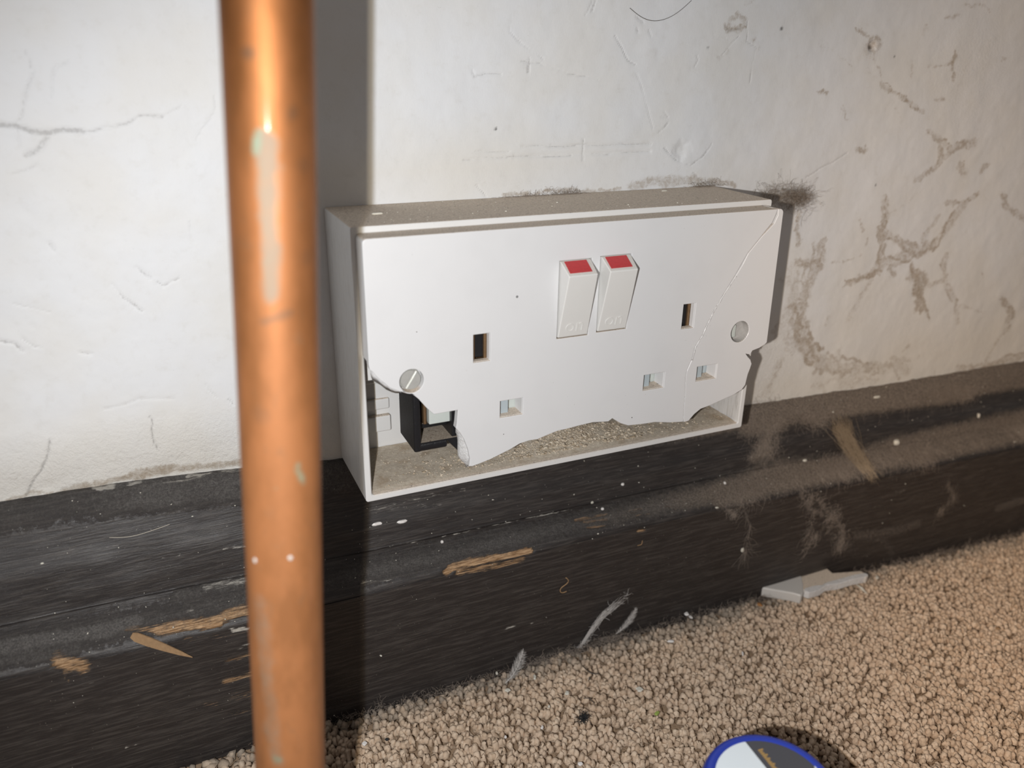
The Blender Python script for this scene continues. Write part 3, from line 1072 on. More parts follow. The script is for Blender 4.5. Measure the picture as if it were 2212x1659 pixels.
# dust bed on the floor of the box and grit heap
gx = np.linspace(-71, 71, 150)
gy = np.linspace(-32.2, -2.4, 34)
X, Y = np.meshgrid(gx, gy)
P0 = np.stack([X.ravel(), Y.ravel(), 0 * X.ravel()], -1)
heap = 3.0 * np.exp(-((X - 2) / 28) ** 2) * np.clip((Y + 31) / 12, 0, 1) + .35
hz = -41.1 + (heap.ravel() + (fbm(P0, .25, 3) - .5) * .5) * np.clip((-P0[:, 1] * -1 + 32.2) / 2.0, 0.02, 1)
V = np.stack([X.ravel(), Y.ravel(), np.maximum(hz, -41.28)], -1)
bed = obj('dust_bed', V, grid_faces(34, 150), M_DUSTBED, smooth=True)
tag(bed, 'layer of fine tan dust lying in the bottom of the open socket box', 'dust', kind='stuff')


def rocks(n, pos, size, name, mat, parent=None, lab=None, cat=None):
    phi = (1 + 5 ** .5) / 2
    I = np.array([(-1, phi, 0), (1, phi, 0), (-1, -phi, 0), (1, -phi, 0), (0, -1, phi), (0, 1, phi), (0, -1, -phi), (0, 1, -phi), (phi, 0, -1), (phi, 0, 1), (-phi, 0, -1), (-phi, 0, 1)], float)
    I /= np.linalg.norm(I[0])
    FI = np.array([(0, 11, 5), (0, 5, 1), (0, 1, 7), (0, 7, 10), (0, 10, 11), (1, 5, 9), (5, 11, 4), (11, 10, 2), (10, 7, 6), (7, 1, 8), (3, 9, 4), (3, 4, 2), (3, 2, 6), (3, 6, 8), (3, 8, 9), (4, 9, 5), (2, 4, 11), (6, 2, 10), (8, 6, 7), (9, 8, 1)])
    S = size[:, None, None] * rng.uniform(.5, 1.4, (n, 1, 3)) * rng.uniform(.45, 1.45, (n, 12, 1))
    a = rng.uniform(0, 6.28, n)
    V = I[None] * S
    c, s = np.cos(a)[:, None], np.sin(a)[:, None]
    V = np.stack([V[..., 0] * c - V[..., 1] * s, V[..., 0] * s + V[..., 1] * c, V[..., 2] * .7], -1) + pos[:, None, :]
    F = (FI[None] + (np.arange(n) * 12)[:, None, None]).reshape(-1, 3)
    o = obj(name, V.reshape(-1, 3), F, mat, parent)
    o['kind'] = 'stuff'
    if lab:
        tag(o, lab, cat)
    return o


n = 3600
rx = np.concatenate([rng.normal(2, 22, 2400), rng.uniform(-68, 68, 1200)])
ry = np.concatenate([rng.uniform(-30, -18, 2400), rng.uniform(-31, -6, 1200)])
rx = np.clip(rx, -69, 69)
rh = -41.0 + 3.0 * np.exp(-((rx - 2) / 28) ** 2) * np.clip((ry + 31) / 12, 0, 1) + .25
sz = np.concatenate([rng.gamma(2.4, .095, 2400) + .08, rng.gamma(2, .055, 1200) + .06])
rocks(n, np.stack([rx, ry, rh], -1), sz, 'plaster_grit', M_DEBRIS, lab='heap of tan plaster grit and crumbs inside the open socket box', cat='grit')
# loose grit on the skirting, the box top and the carpet
n = 420
pp_ = []
for k in range(n):
    i = rng.integers(0, len(SP))
    while not (-170 < SP[i, 0] < 290 and SP[i, 1] < -1 and (SP[i, 2] > zi(SP[i, 0], Z_LIP) - 1 or rng.random() < .12)):
        i = rng.integers(0, len(SP))
    pp_.append(V_ if False else SP[i] + np.array([0, -.15, .15]))
rocks(n, np.array(pp_), rng.gamma(2, .06, n) + .05, 'skirting_grit', M_CHIP, lab='pale grains of grit scattered over the dark skirting ledges', cat='grit')
n = 130
P0 = np.stack([rng.uniform(-72, 72, n), rng.uniform(-32, -1, n), np.full(n, 43.65)], -1)
rocks(n, P0, rng.gamma(2, .05, n) + .05, 'box_top_grit', M_CHIP, lab='pale grains of grit in the dust on top of the socket box', cat='grit')


# ---- face plate
def P2(pts, ox, oy, s, y=YF):
    return [(float(p[0]), float(p[2])) for p in (at(a, b, 1, y) for a, b in crop(pts, ox, oy, s))]


C1, C2, C3, C4 = (680, 380, 3.95), (680, 700, 3.95), (1180, 380, 3.95), (1180, 700, 3.95)
PW, PT, PB = 72.7, 41.75, -43.6
crack_line = P2([(2003, 272), (1962, 330), (1930, 400), (1840, 510), (1720, 660), (1668, 750), (1612, 850), (1520, 1000), (1440, 1130), (1370, 1270), (1330, 1360), (1270, 1460)], *C3) + P2([(1240, 310), (1200, 400), (1188, 450), (1185, 600), (1175, 700), (1170, 835)], *C4)
crack_line[0] = (min(crack_line[0][0], 70.0), PT)
bottom = P2([(1060, 842), (930, 838), (820, 855), (700, 867), (640, 850), (590, 822), (565, 806), (530, 833), (400, 840), (280, 868), (180, 895), (100, 912)], *C4) + \
    P2([(2000, 942), (1900, 985), (1830, 995), (1750, 1022), (1670, 1070), (1600, 1105), (1500, 1155), (1400, 1195), (1345, 1215), (1318, 1215), (1325, 1150), (1308, 1070), (1275, 985), (1240, 930), (1205, 890), (1212, 850), (1222, 735), (1018, 772), (985, 745), (950, 712), (905, 662), (885, 640), (850, 612), (820, 596), (775, 588), (720, 575), (680, 560), (640, 545), (600, 510), (560, 480), (530, 452), (500, 415), (470, 392), (385, 365)], *C2)
bottom[-1] = (-PW, bottom[-1][1])
corner = [(-PW + 1.4 - 1.4 * math.cos(a), PT - 1.4 + 1.4 * math.sin(a)) for a in np.linspace(0, math.pi / 2, 7)]
main_outline = corner + crack_line + bottom


def circ(cx, cz, r, n=28):
    return [(cx + r * math.cos(2 * math.pi * k / n), cz + r * math.sin(2 * math.pi * k / n)) for k in range(n)]


EL, ER = (-40.5, -35.05, 1.7, 10.6), (35.2, 40.1, 3.3, 12.0)
S2, S3, S4 = (-31.5, -23.6, -18.2, -12.5), (21.7, 30.1, -17.2, -11.5), (43.7, 52.3, -17.1, -11.6)
quad = lambda q: [(q[0], q[2]), (q[1], q[2]), (q[1], q[3]), (q[0], q[3])]
SWI = [(-12.1, -1.4, 6.1, 30.5), (2.2, 12.9, 6.5, 30.8)]
ap = lambda q: quad((q[0] - .25, q[1] + .25, q[2] - .3, q[3] + .25))
SCL, SCR = (-60.1, -1.3), (60.6, -.7)
PTH = 2.6
W1, F1 = plate_from_outline(main_outline, [circ(*SCL, 3.75), quad(EL), quad(ER), quad(S2), quad(S3), ap(SWI[0]), ap(SWI[1])], YF, PTH)


def flange(outer, y0, y1, th=2.2):
    """a strip wall following the outer polyline (x,z), going back from y0 to y1"""
    outer = np.array(outer, float)
    t = np.gradient(outer, axis=0)
    t /= np.linalg.norm(t, axis=1)[:, None]
    nrm = np.stack([t[:, 1], -t[:, 0]], -1)
    inner = outer + nrm * th
    V, F = [], []
    n = len(outer)
    for pts, y in ((outer, y0), (outer, y1), (inner, y1), (inner, y0)):
        V += [(x, y, z) for x, z in pts]
    for k in range(n - 1):
        for a in range(4):
            b = (a + 1) % 4
            F.append((a * n + k, a * n + k + 1, b * n + k + 1, b * n + k))
    F.append((0, n, 2 * n, 3 * n))
    F.append((n - 1, 2 * n - 1, 3 * n - 1, 4 * n - 1)[::-1])
    return np.array(V), F


left_z = bottom[-1][1]
fl = [(-PW + .12, left_z + .4), (-PW + .05, 20), (-PW + .05, 35)] + [(x + .05, z - .05) for x, z in corner] + [(-20, PT - .05), (30, PT - .05), (crack_line[0][0] - .3, PT - .05)]
W2, F2 = flange(fl, YF + 1.2, YR + .15)
Vm, Fm = join([(W1, F1), (W2, F2)])
plate = obj('face_plate', Vm, Fm, M_PLATE, sock)

# the cracked-off right-hand piece
gap = [0.3, .95, .9, .35, .3, .6, .4, .14, .12, .14, .14, .14, .1, .12, .12, .12, .12, .12]
lineR = [(x + g, z - g * .4) for (x, z), g in zip(crack_line, gap)]
lineR[0] = (lineR[0][0], PT)
Rout = [(PW - 1.5 + 1.5 * math.cos(a), PT - 1.5 + 1.5 * math.sin(a)) for a in np.linspace(math.pi / 2, 0, 7)]
right_e = P2([(1885, 1420)], *C3) + P2([(1868, 175), (1820, 205), (1762, 228), (1742, 262), (1706, 256), (1722, 280), (1745, 305), (1755, 340), (1742, 380), (1722, 430), (1700, 520), (1670, 562), (1600, 605), (1500, 650), (1400, 695), (1320, 725), (1265, 770), (1215, 828), (1176, 838)], *C4)
right_outline = [lineR[0]] + Rout + right_e + lineR[1:][::-1]
W1, F1 = plate_from_outline(right_outline, [circ(*SCR, 3.9), quad(S4)], YF + .05, PTH)
fr = [(lineR[0][0] + .2, PT - .05)] + [(x - .05, z - .05) for x, z in Rout] + [(right_e[0][0] - .1, right_e[0][1] + 2)]
W2, F2 = flange(fr, YF + 1.2, YR + .15)
Vm, Fm = join([(W1, F1), (W2, F2)])
pc = obj('broken_plate_piece', Vm, Fm, M_PLATE, sock)
pc['label'] = 'right end of the face plate, cracked off along a diagonal line'


# chalky fracture lips along the crack and the broken lower edge
def ridge(pts, w, name, mat, y=YF, jitter=.12, parent=sock):
    pts = np.array(pts)
    out = [pts[0]]
    for a, b in zip(pts[:-1], pts[1:]):
        m2 = max(1, int(np.linalg.norm(b - a) / .8))
        for j in range(1, m2 + 1):
            out.append(a + (b - a) * j / m2)
    out = np.array(out) + rng.normal(0, jitter, (len(out), 2)) * .5
    path = np.stack([out[:, 0], np.full(len(out), y), out[:, 1]], -1)
    r = w * rng.uniform(.5, 1.2, len(path))
    V, F = tube(path, r, 6)
    V[:, 1] = y + (V[:, 1] - y) * .5 + .08
    return obj(name, V, F, mat, parent, smooth=True)


ridge([(x - .1, z) for x, z in crack_line[7:13]], .16, 'fracture_edge', M_FRACT)
ridge([(x + .25, z) for x, z in lineR[6:13]], .26, 'fracture_edge', M_FRACT)
ridge([(x, z) for x, z in crack_line[13:]], .13, 'fracture_edge', M_FRACT)
# thick broken faces: lower tip, and left slope under the screw
tip = P2([(1325, 1188), (1328, 1130), (1308, 1060), (1275, 985), (1240, 930), (1205, 895)], *C2)
tipb = P2([(1290, 1222), (1200, 1165), (1185, 1130), (1190, 1060), (1198, 1000), (1200, 930)], *C2, y=YF + 5)
V = [(x, YF + .35, z) for x, z in tip] + [(x, YF + 5, z) for x, z in tipb] + [(x + 3.0, YF + 5, z + .6) for x, z in tipb] + [(x + 1.5, YF + .9, z + .3) for x, z in tip]
n = len(tip)
F = []
for k in range(n - 1):
    for a in range(4):
        b = (a + 1) % 4
        F.append((a * n + k, a * n + k + 1, b * n + k + 1, b * n + k))
F += [(0, n, 2 * n, 3 * n)[::-1], (n - 1, 2 * n - 1, 3 * n - 1, 4 * n - 1)]
o = obj('fracture_face', V, F, M_FRACT, sock, smooth=True)
s = o.modifiers.new('s', 'SUBSURF')
s.levels = s.render_levels = 2
top = P2([(475, 396), (520, 440), (560, 482), (600, 512), (645, 548), (690, 566), (735, 577)], *C2)
low = P2([(478, 440), (490, 480), (560, 520), (610, 560), (655, 580), (690, 590), (735, 590)], *C2, y=YF + 3.2)
V = [(x, YF + .45, z) for x, z in top] + [(x, YF + 3.2, z) for x, z in low] + [(x + .4, YF + 3.2, z + 1.4) for x, z in low] + [(x + .3, YF + 1, z + 1) for x, z in top]
n = len(top)
F = []
for k in range(n - 1):
    for a in range(4):
        b = (a + 1) % 4
        F.append((a * n + k, a * n + k + 1, b * n + k + 1, b * n + k))
F += [(0, n, 2 * n, 3 * n)[::-1], (n - 1, 2 * n - 1, 3 * n - 1, 4 * n - 1)]
obj('fracture_face', V, F, M_FRACT, sock, smooth=True)


# ---- slot tunnels, shutters and contacts
def tunnel(q, depth, th=.9, taper=.5):
    x0, x1, z0, z1 = q
    r = lambda d: [(x0 - d, z0 - d), (x1 + d, z0 - d), (x1 + d, z1 + d), (x0 - d, z1 + d)]
    y = YF + .15
    return loft([(r(.25), y), (r(-.15), y + .5), (r(-taper), y + depth), (r(th), y + depth), (r(th), y + 1.2)])


for q, sh in ((S2, (-.2, .52)), (S3, (-.1, .5)), (S4, (-.1, .45))):
    V, F = tunnel(q, 5)
    obj('slot_guide', V, F, M_PLATE, sock)
    x0, x1, z0, z1 = q
    V, F = box(x0 - 1.5, x0 + (x1 - x0) * .50, YF + 2.6, YF + 7, z0 - 1.5, z1 + 1.5)
    obj('shutter', V, F, M_SHUTB, sock, bevel=.3)
    V, F = box(x0 - 2, x1 + 2, YF + 5.4, YF + 7.4, z0 - 2, z1 + 2)
    obj('shutter_bed', V, F, M_SHUTB if q is S4 else M_SHUT, sock)
V, F = box(S4[0] + 4.1, S4[0] + 4.9, YF + 4.9, YF + 5.6, S4[2], S4[3])
obj('dark_gap', V, F, M_BLACK, sock)
for q in (EL, ER):
    V, F = tunnel(q, 2.2, taper=.2)
    obj('slot_guide', V, F, M_PLATE, sock)
    x0, x1, z0, z1 = q
    V, F = box(x0 - 1, x1 + 1, YF + 9, YF + 11, z0 - 6, z1 + 1)
    obj('contact_well', V, F, M_BLACK, sock)
    for xa, xb in ((x0 + .55, x0 + 1.35), (x1 - 1.15, x1 - .2)):
        V, F = box(xa, xb, YF + 2.4, YF + 9, z0 - 2, z1 - .5)
        obj('earth_contact', V, F, M_BRASS, sock, bevel=.15)
    V, F = box(x0 + 1.8, x1 - 1.5, YF + 7, YF + 7.6, z0 - 3, z1 - 3.5)
    obj('earth_contact', V, F, M_BRASS, sock, bevel=.15)

# exposed white shutter block of the broken slot, seen below the plate
V, F = box(-53.0, -44.0, YF + 6.4, YF + 11, -19.6, -13.0)
obj('shutter_block', V, F, M_SHUT, sock, bevel=.35)
V, F = box(-44.6, -42.6, YF + 1.5, YF + 8, -19.0, -12.0)
obj('slot_guide', V, F, M_PLATE, sock, bevel=.3)
V, F = box(-54.6, -53.6, YF + 7, YF + 14, -19.5, -12)
obj('live_contact', V, F, M_BRASS, sock, bevel=.2)

# ---- black rear housing
ym = -37.6
side_poly = [(-58.9, ym), (-60.4, ym + 8), (-61.8, ym + 14), (-61.8, ym + 15), (-59.0, ym + 15), (-56.9, ym)]
# left wall: goes back 14 mm, stepping in lower down
V, F = join([box(-58.9, -56.6, ym, -22, -27.0, 6)])
obj('module_wall', V, F, M_BLACK, sock, bevel=.5)
V, F = join([box(-57.6, -48.0, ym + .02, -22, -27.0, -24.3)])
obj('module_wall', V, F, M_BLACK, sock, bevel=.7)
V, F = box(-48.6, -33, ym + 1, -22, -32.5, -24.3)
V = V.copy()
V[(V[:, 0] < -40) & (V[:, 2] < -30), 0] += 7
obj('module_base', V, F, M_BLACK, sock, bevel=.4)
V, F = box(-56.8, -42, ym + .2, -24, -24.6, -24.0)
obj('module_ledge', V, F, M_BLACKDUST, sock)
V, F = box(-56.8, 52, -24, -20, -25, 12)
obj('module_back', V, F, M_BLACK, sock)
V, F = box(-46.2, -44.6, ym + 1, -22, -25, -15)
obj('module_rib', V, F, M_BLACK, sock, bevel=.3)
V, F = box(-57, -42, ym + 6, -24, -22.0, -20.3)
obj('module_rib', V, F, M_BLACKDUST, sock, bevel=.3)
V, F = box(-58, 54, -37.9, -22, 2.0, 30)
obj('module_body', V, F, M_BLACK, sock, bevel=.4)

# ---- switches
for idx, q in enumerate(SWI):
    x0, x1, z0, z1 = q
    rocker = None
    pr_y, zp = 5.4, z1 - 3.4
    prof_ = [(z0, -.05), (zp, -pr_y), (z1, -.05)]
    ins = .35
    V = []
    for sx_ in (0, 1):
        xb = x1 if sx_ else x0
        xt = xb - ins if sx_ else xb + ins
        V += [(xb, YF + 2.5, z0), (xb, YF - .1, z0), (xt, YF - pr_y, zp), (xb, YF - .1, z1), (xb, YF + 2.5, z1)]
    F = [(0, 1, 2, 3, 4), (9, 8, 7, 6, 5), (0, 5, 6, 1), (1, 6, 7, 2), (2, 7, 8, 3), (3, 8, 9, 4), (4, 9, 5, 0)]
    rocker = obj('switch_rocker', V, F, M_ROCKER, sock, origin=(x0, YF, z0), bevel=.35, seg=3)
    rocker['label'] = ('left' if idx == 0 else 'right') + ' white rocker switch with red upper face, pressed on'
    # red insert lies on the upper slope
    n_ = Vector((0, -(z1 - zp), 0)) + Vector((0, 0, pr_y))
    a0 = np.array([0, YF - .1, z1])
    a1 = np.array([0, YF - pr_y, zp])
    nn = np.array([0, -(z1 - zp), pr_y])
    nn /= np.linalg.norm(nn)
    V = []
    for off in (-.1, .12):
        for t, xx in ((.02, x0 + 1.15), (.02, x1 - 1.9), (.80, x1 - 1.9), (.80, x0 + 1.15)):
            p = a0 + (a1 - a0) * t + nn * off
            V.append((xx, p[1], p[2]))
    F = [(0, 1, 2, 3), (4, 7, 6, 5), (0, 4, 5, 1), (1, 5, 6, 2), (2, 6, 7, 3), (3, 7, 4, 0)]
    r_ = obj('red_insert', V, F, M_RED, rocker)
    r_['label'] = 'red on-indicator insert'
    TV, TF = text_mesh('on', 6.6, .16)
    b0 = np.array([(x0 + x1) / 2 + .1, YF - .1, z0])
    b1 = np.array([(x0 + x1) / 2 + .1, YF - pr_y, zp])
    e = (b1 - b0) / np.linalg.norm(b1 - b0)
    nx = np.array([0, -e[2], e[1]])
    TW = b0 + TV[:, :1] * np.array([1, 0, 0]) + (TV[:, 1:2] + 1.9) * e + TV[:, 2:3] * nx
    obj('embossed_lettering', TW, TF, M_ROCKER, rocker)
    V, F = box(x0 - .6, x1 + .6, YF + 2.6, YF + 4, z0 - .6, z1 + .6)
    obj('switch_well', V, F, M_BLACK, sock)


# ---- screws
def disc(cx, cz, y0, y1, r, n=32, bev=.3):
    rr = [(circ(cx, cz, r, n), y1), (circ(cx, cz, r, n), y0 + bev), (circ(cx, cz, r - bev, n), y0)]
    V, F = loft(rr)
    F.append(tuple(range(2 * n, 3 * n)))
    return V, F


def cup(cx, cz, r, depth, n=32):
    V, F = loft([(circ(cx, cz, r, n), YF + .2), (circ(cx, cz, r - .15, n), YF + depth), (circ(cx, cz, r + .8, n), YF + depth + .6), (circ(cx, cz, r + .8, n), YF + 1.5)])
    F.append(tuple(range(n, 2 * n))[::-1])
    return V, F


V, F = cup(*SCL, 3.75, 2.6)
obj('screw_recess', V, F, M_PLATE, sock, smooth=False)
V, F = disc(SCL[0] - .15, SCL[1] + .1, YF + 1.3, YF + 2.6, 3.35)
screw = obj('screw', V, F, M_STEEL, sock, origin=(SCL[0], YF + 2.6, SCL[1]), smooth=False)
screw['label'] = 'slotted metal fixing screw'
sa = math.radians(57)
for sgn in (1, -1):
    pts = []
    for k in range(17):
        a = math.pi * k / 16
        x, y = 3.1 * math.cos(a), 3.1 * math.sin(a)
        if y < .42:
            y = .42
            x = math.copysign(math.sqrt(3.1 ** 2 - .42 ** 2), x)
        pts.append((x, y * sgn))
    if sgn < 0:
        pts = pts[::-1]
    rp = [(SCL[0] - .15 + x * math.cos(sa) - y * math.sin(sa), SCL[1] + .1 + x * math.sin(sa) + y * math.cos(sa)) for x, y in pts]
    c_ = np.mean(rp, 0)
    rin = [(c_[0] + (x - c_[0]) * .9, c_[1] + (z - c_[1]) * .9) for x, z in rp]
    V, F = loft([(rp, YF + 1.32), (rp, YF + .85), (rin, YF + .55)])
    F.append(tuple(range(2 * len(rp), 3 * len(rp))))
    obj('screw_head', V, F, M_STEEL, screw)
V, F = cup(*SCR, 3.9, 3.4)
obj('screw_recess', V, F, simple('grey_recess', (.50, .49, .475), .6, var=.4, scale=.9), sock)
V, F = box(SCR[0] - 1.8, SCR[0] + .3, YF + 2.6, YF + 3.5, SCR[1] - 2.8, SCR[1] + 1.8)
obj('recess_rib', V, F, M_SHUT, sock, bevel=.3)

for px, py, r_ in ((1117, 641, .42), (900, 717, .16), (1088, 938, .16), (1320, 640, .18), (1365, 902, .2)):
    q_ = at(px, py, 1, YF - .02)
    V, F = disc(q_[0], q_[2], YF - .12, YF + .1, r_, 7, .05)
    obj('dirt_speck', V, F, M_HAIR if r_ < .3 else simple('grey_speck', (.22, .22, .22), .7), sock)
# ------------------------------------------------------------------ copper pipe
A = np.array([-102.0, -107.1, 95.5])
B = np.array([-112.6, -112.7, -58.7])
D = (B - A) / (B[2] - A[2])
zt_, zb_ = 330.0, -133.0
nz, ns = 640, 72
pz = axis([(zb_, -80, 1.2), (-80, 105, .45), (105, zt_, 4)])
PA = A + D * (pz[:, None] - A[2])
g = np.arange(ns) / ns * 2 * math.pi
PV = PA[:, None, :] + 7.5 * np.stack([np.cos(g), np.sin(g), 0 * g], -1)[None]
PV = PV.reshape(-1, 3)
npz = len(pz)
F = []
i = (np.arange(npz - 1) * ns)[:, None]
s_ = np.arange(ns)[None, :]
F = np.stack([i + s_, i + (s_ + 1) % ns, i + ns + (s_ + 1) % ns, i + ns + s_], -1).reshape(-1, 4)
PPX = to_px(PV)
facing = ((PV - np.repeat(PA, ns, 0)) @ CF) < 0


def pp3(pts, ox=0, oy=0, s=1):
    out = []
    for a, b in crop(pts, ox, oy, s):
        d = (PPX[:, 0] - a) ** 2 + (PPX[:, 1] - b) ** 2 + (~facing) * 1e6
        out.append(PV[int(d.argmin())])
    return out


pw = warp(PV, .3, .8)
verd, film, stain, matt = (np.zeros(len(PV)) for _ in range(4))
for pts, w, st in [([(557, 292), (556, 330)], .9, 1), ([(562, 340), (568, 400), (572, 520)], .9, .38), ([(645, 1005), (655, 1040)], .9, 1), ([(597, 1055)], .6, .7), ([(575, 1155)], 1.0, .3), ([(565, 1420), (590, 1640)], 1.4, .3), ([(600, 1640)], 1.6, .8), ([(578, 560), (580, 620)], .8, .45)]:
    paint(verd, pw, pp3(pts), w, st)
for pts, w, st in [([(572, 300), (578, 420), (582, 560), (585, 640)], 1.7, 1.0), ([(600, 360), (604, 560)], 1.0, .5), ([(560, 1300), (580, 1500), (600, 1650)], 2.2, .5)]:
    paint(film, pw, pp3(pts), w, st)
for pts, w, st in [([(537, 120)], .9, .9), ([(632, 245)], .9, .6), ([(562, 285)], .6, .8), ([(570, 690), (620, 680)], .7, .7), ([(655, 360)], 1.3, .35), ([(660, 560)], 1.2, .3), ([(560, 900)], 1.6, .3)]:
    paint(stain, pw, pp3(pts), w, st)
matt = .25 + np.clip((95 - PV[:, 2]) / 120, 0, 1) * .6
pipe = empty('copper_pipe', tuple(A + D * (zb_ - A[2])), 'tarnished vertical copper pipe with green verdigris in front of the wall', 'pipe')
po = obj('pipe_tube', PV, F, M_COPPER, pipe, smooth=True)
for nm, a in (('verdigris', verd), ('film', film), ('stain', stain), ('matt', matt)):
    attr(po.data, nm, a)
for (px, py) in ((550, 1210), (628, 1207)):
    c = pp3([(px, py)])[0]
    ax = PA[np.argmin(abs(pz - c[2]))]
    nrm = (c - ax)
    nrm[2] = 0
    nrm /= np.linalg.norm(nrm)
    tg = np.array([-nrm[1], nrm[0], 0])
    V = [c + nrm * .28]
    for rr, h in ((.35, .2), (.55, -.12)):
        for k in range(10):
            a = 2 * math.pi * k / 10
            j = rng.uniform(.85, 1.15)
            V.append(c + nrm * h + (tg * math.cos(a) * .85 + np.array([0, 0, 1.15]) * math.sin(a)) * rr * j)
    F = [(0, 1 + k, 1 + (k + 1) % 10) for k in range(10)] + [(1 + k, 11 + k, 11 + (k + 1) % 10, 1 + (k + 1) % 10) for k in range(10)]
    o = obj('paint_splash', V, F, simple('pipe_paint', (.45, .43, .40), .5), pipe, smooth=True)
    o['label'] = 'white paint speck'

# ------------------------------------------------------------------ blue tub at the bottom edge
LC = np.array([-1.6, -145.4])
LZ = -80.0
LR = 15.8
zb = float(zfloor(LC[0])) + 1.0
tub = empty('blue_tub', (LC[0], LC[1], zb), 'blue round plastic tub with white and dark grey label on its lid', 'tub')


def lathe(pts, cx, cy, n=72):
    V, F = [], []
    for r, z in pts:
        for k in range(n):
            a = 2 * math.pi * k / n
            V.append((cx + r * math.cos(a), cy + r * math.sin(a), z))
    for k in range(len(pts) - 1):
        for s in range(n):
            F.append((k * n + s, k * n + (s + 1) % n, (k + 1) * n + (s + 1) % n, (k + 1) * n + s))
    if pts[-1][0] < .5 or True:
        F.append(tuple((len(pts) - 1) * n + s for s in range(n)))
    F.append(tuple(range(n))[::-1])
    return V, F


V, F = lathe([(17.2, zb), (17.8, zb + .6), (17.2, LZ - 14), (16.8, LZ - 13.5)], *LC)
obj('tub_body', V, F, M_BLUE, tub, smooth=False)
V, F = lathe([(17.6, LZ - 13), (17.6, LZ - 6), (17.2, LZ - 2.5), (16.5, LZ - .8), (LR, LZ), (LR - 1.6, LZ), (LR - 1.9, LZ - .4), (1, LZ - .4)], *LC)
o = obj('tub_lid', V, F, M_BLUE, tub, smooth=True)
LL = LZ - .25
r_in = LR - 1.85


def on_lid(px, py):
    p = at(px, py, 2, LL)
    return p[0] - LC[0], p[1] - LC[1]


a = np.array(on_lid(1611, 1604))
b = np.array(on_lid(1655, 1659))
d = (b - a) / np.linalg.norm(b - a)
nv = np.array([-d[1], d[0]])
off = a @ nv
ang = math.atan2(nv[1], nv[0])
half = math.acos(max(-1, min(1, off / r_in)))


def seg_disc(a0, a1, h):
    pts = [(r_in * math.cos(t), r_in * math.sin(t)) for t in np.linspace(a0, a1, 60)]
    V = [(LC[0] + x, LC[1] + y, LL - .2) for x, y in pts] + [(LC[0] + x, LC[1] + y, LL + h) for x, y in pts]
    n = len(pts)
    F = [tuple(range(n, 2 * n)), tuple(range(n))[::-1]] + [(k, (k + 1) % n, n + (k + 1) % n, n + k) for k in range(n)]
    return V, F


side_w = np.array(on_lid(1590, 1650)) @ nv - off
m1, m2 = (M_LWHITE, M_LGREY) if side_w > 0 else (M_LGREY, M_LWHITE)
V, F = seg_disc(ang - half, ang + half, .02)
o = obj('label_panel', V, F, m1, tub)
V, F = seg_disc(ang + half, ang + 2 * math.pi - half, .02)
o = obj('label_panel', V, F, m2, tub)
# short orange print running along the divide
p0 = np.array(on_lid(1641, 1619))
p1 = np.array(on_lid(1676, 1662))
dv = (p1 - p0) / np.linalg.norm(p1 - p0)
pn = np.array([-dv[1], dv[0]])
L_ = np.linalg.norm(p1 - p0)
t = 0
bars = []
kk = 0
while t < L_ + 9:
    h = (1.15, .75, .8, 1.2, .7, 1.1, .75, .8)[kk % 8]
    wd = .42
    q = [(p0 + dv * (t + a_) + pn * b_ * 1.0) for a_, b_ in ((0, -.6), (wd, -.6), (wd, -.6 + h * 1.3), (0, -.6 + h * 1.3))]
    V = [(LC[0] + x, LC[1] + y, LL + z) for z in (.0, .05) for x, y in q]
    bars.append((V, [(0, 1, 2, 3)[::-1], (4, 5, 6, 7), (0, 1, 5, 4), (1, 2, 6, 5), (2, 3, 7, 6), (3, 0, 4, 7)]))
    t += .62
    kk += 1
bars = [bb for bb in bars if all(math.hypot(v[0] - LC[0], v[1] - LC[1]) < r_in - .2 for v in bb[0])]
V, F = join(bars)
o = obj('orange_print', V, F, M_LORANGE, tub)
o['label'] = 'small orange lettering'
c = on_lid(1767, 1658)
V, F = lathe([(.9, LL), (.9, LL + .06), (.2, LL + .06)], LC[0] + c[0], LC[1] + c[1], 14)
obj('white_print', V, F, M_LWHITE, tub)

# ------------------------------------------------------------------ broken shard on the carpet
ZS = float(zfloor(110)) + 5.4


def flat(pts, z):
    return [tuple(at(a, b, 2, z)[:2]) for a, b in crop(pts, 1580, 1180, 6.506)]


def slab(pts, z, th, mat, name, parent, tiltx=0.0, bev=.4):
    n = len(pts)
    c = np.mean(pts, 0)
    V = [(x, y, z - th + tiltx * (x - c[0])) for x, y in pts] + [(x, y, z + tiltx * (x - c[0])) for x, y in pts]
    F = [tuple(range(n))[::-1], tuple(range(n, 2 * n))] + [(k, (k + 1) % n, n + (k + 1) % n, n + k) for k in range(n)]
    return obj(name, V, F, mat, parent, bevel=bev)


left = flat([(345, 560), (390, 520), (620, 425), (840, 325), (930, 330), (985, 400), (1012, 520), (1015, 640), (985, 690), (860, 655), (600, 610), (400, 575)][::-1], ZS)
shard = empty('plastic_shard', (*np.mean(left, 0), ZS - 4), 'jagged white plastic shard broken off the socket, lying on carpet against skirting', 'shard')
slab(left, ZS, 5.0, simple('shard_plastic', (.60, .585, .56), .3, var=.06), 'shard_corner', shard, bev=.7)
rgt = flat([(960, 340), (1060, 390), (1200, 320), (1265, 262), (1330, 300), (1420, 375), (1620, 360), (1820, 345), (1930, 405), (1900, 440), (1740, 430), (1560, 470), (1320, 530), (1240, 590), (1090, 630), (1010, 610)][::-1], ZS - .5)
M_SHD = plastic('dusty_shard_plastic', (.62, .59, .55), dusty=.8)
slab(rgt, ZS - .5, 3.2, M_SHD, 'shard_blade', shard, bev=.3)
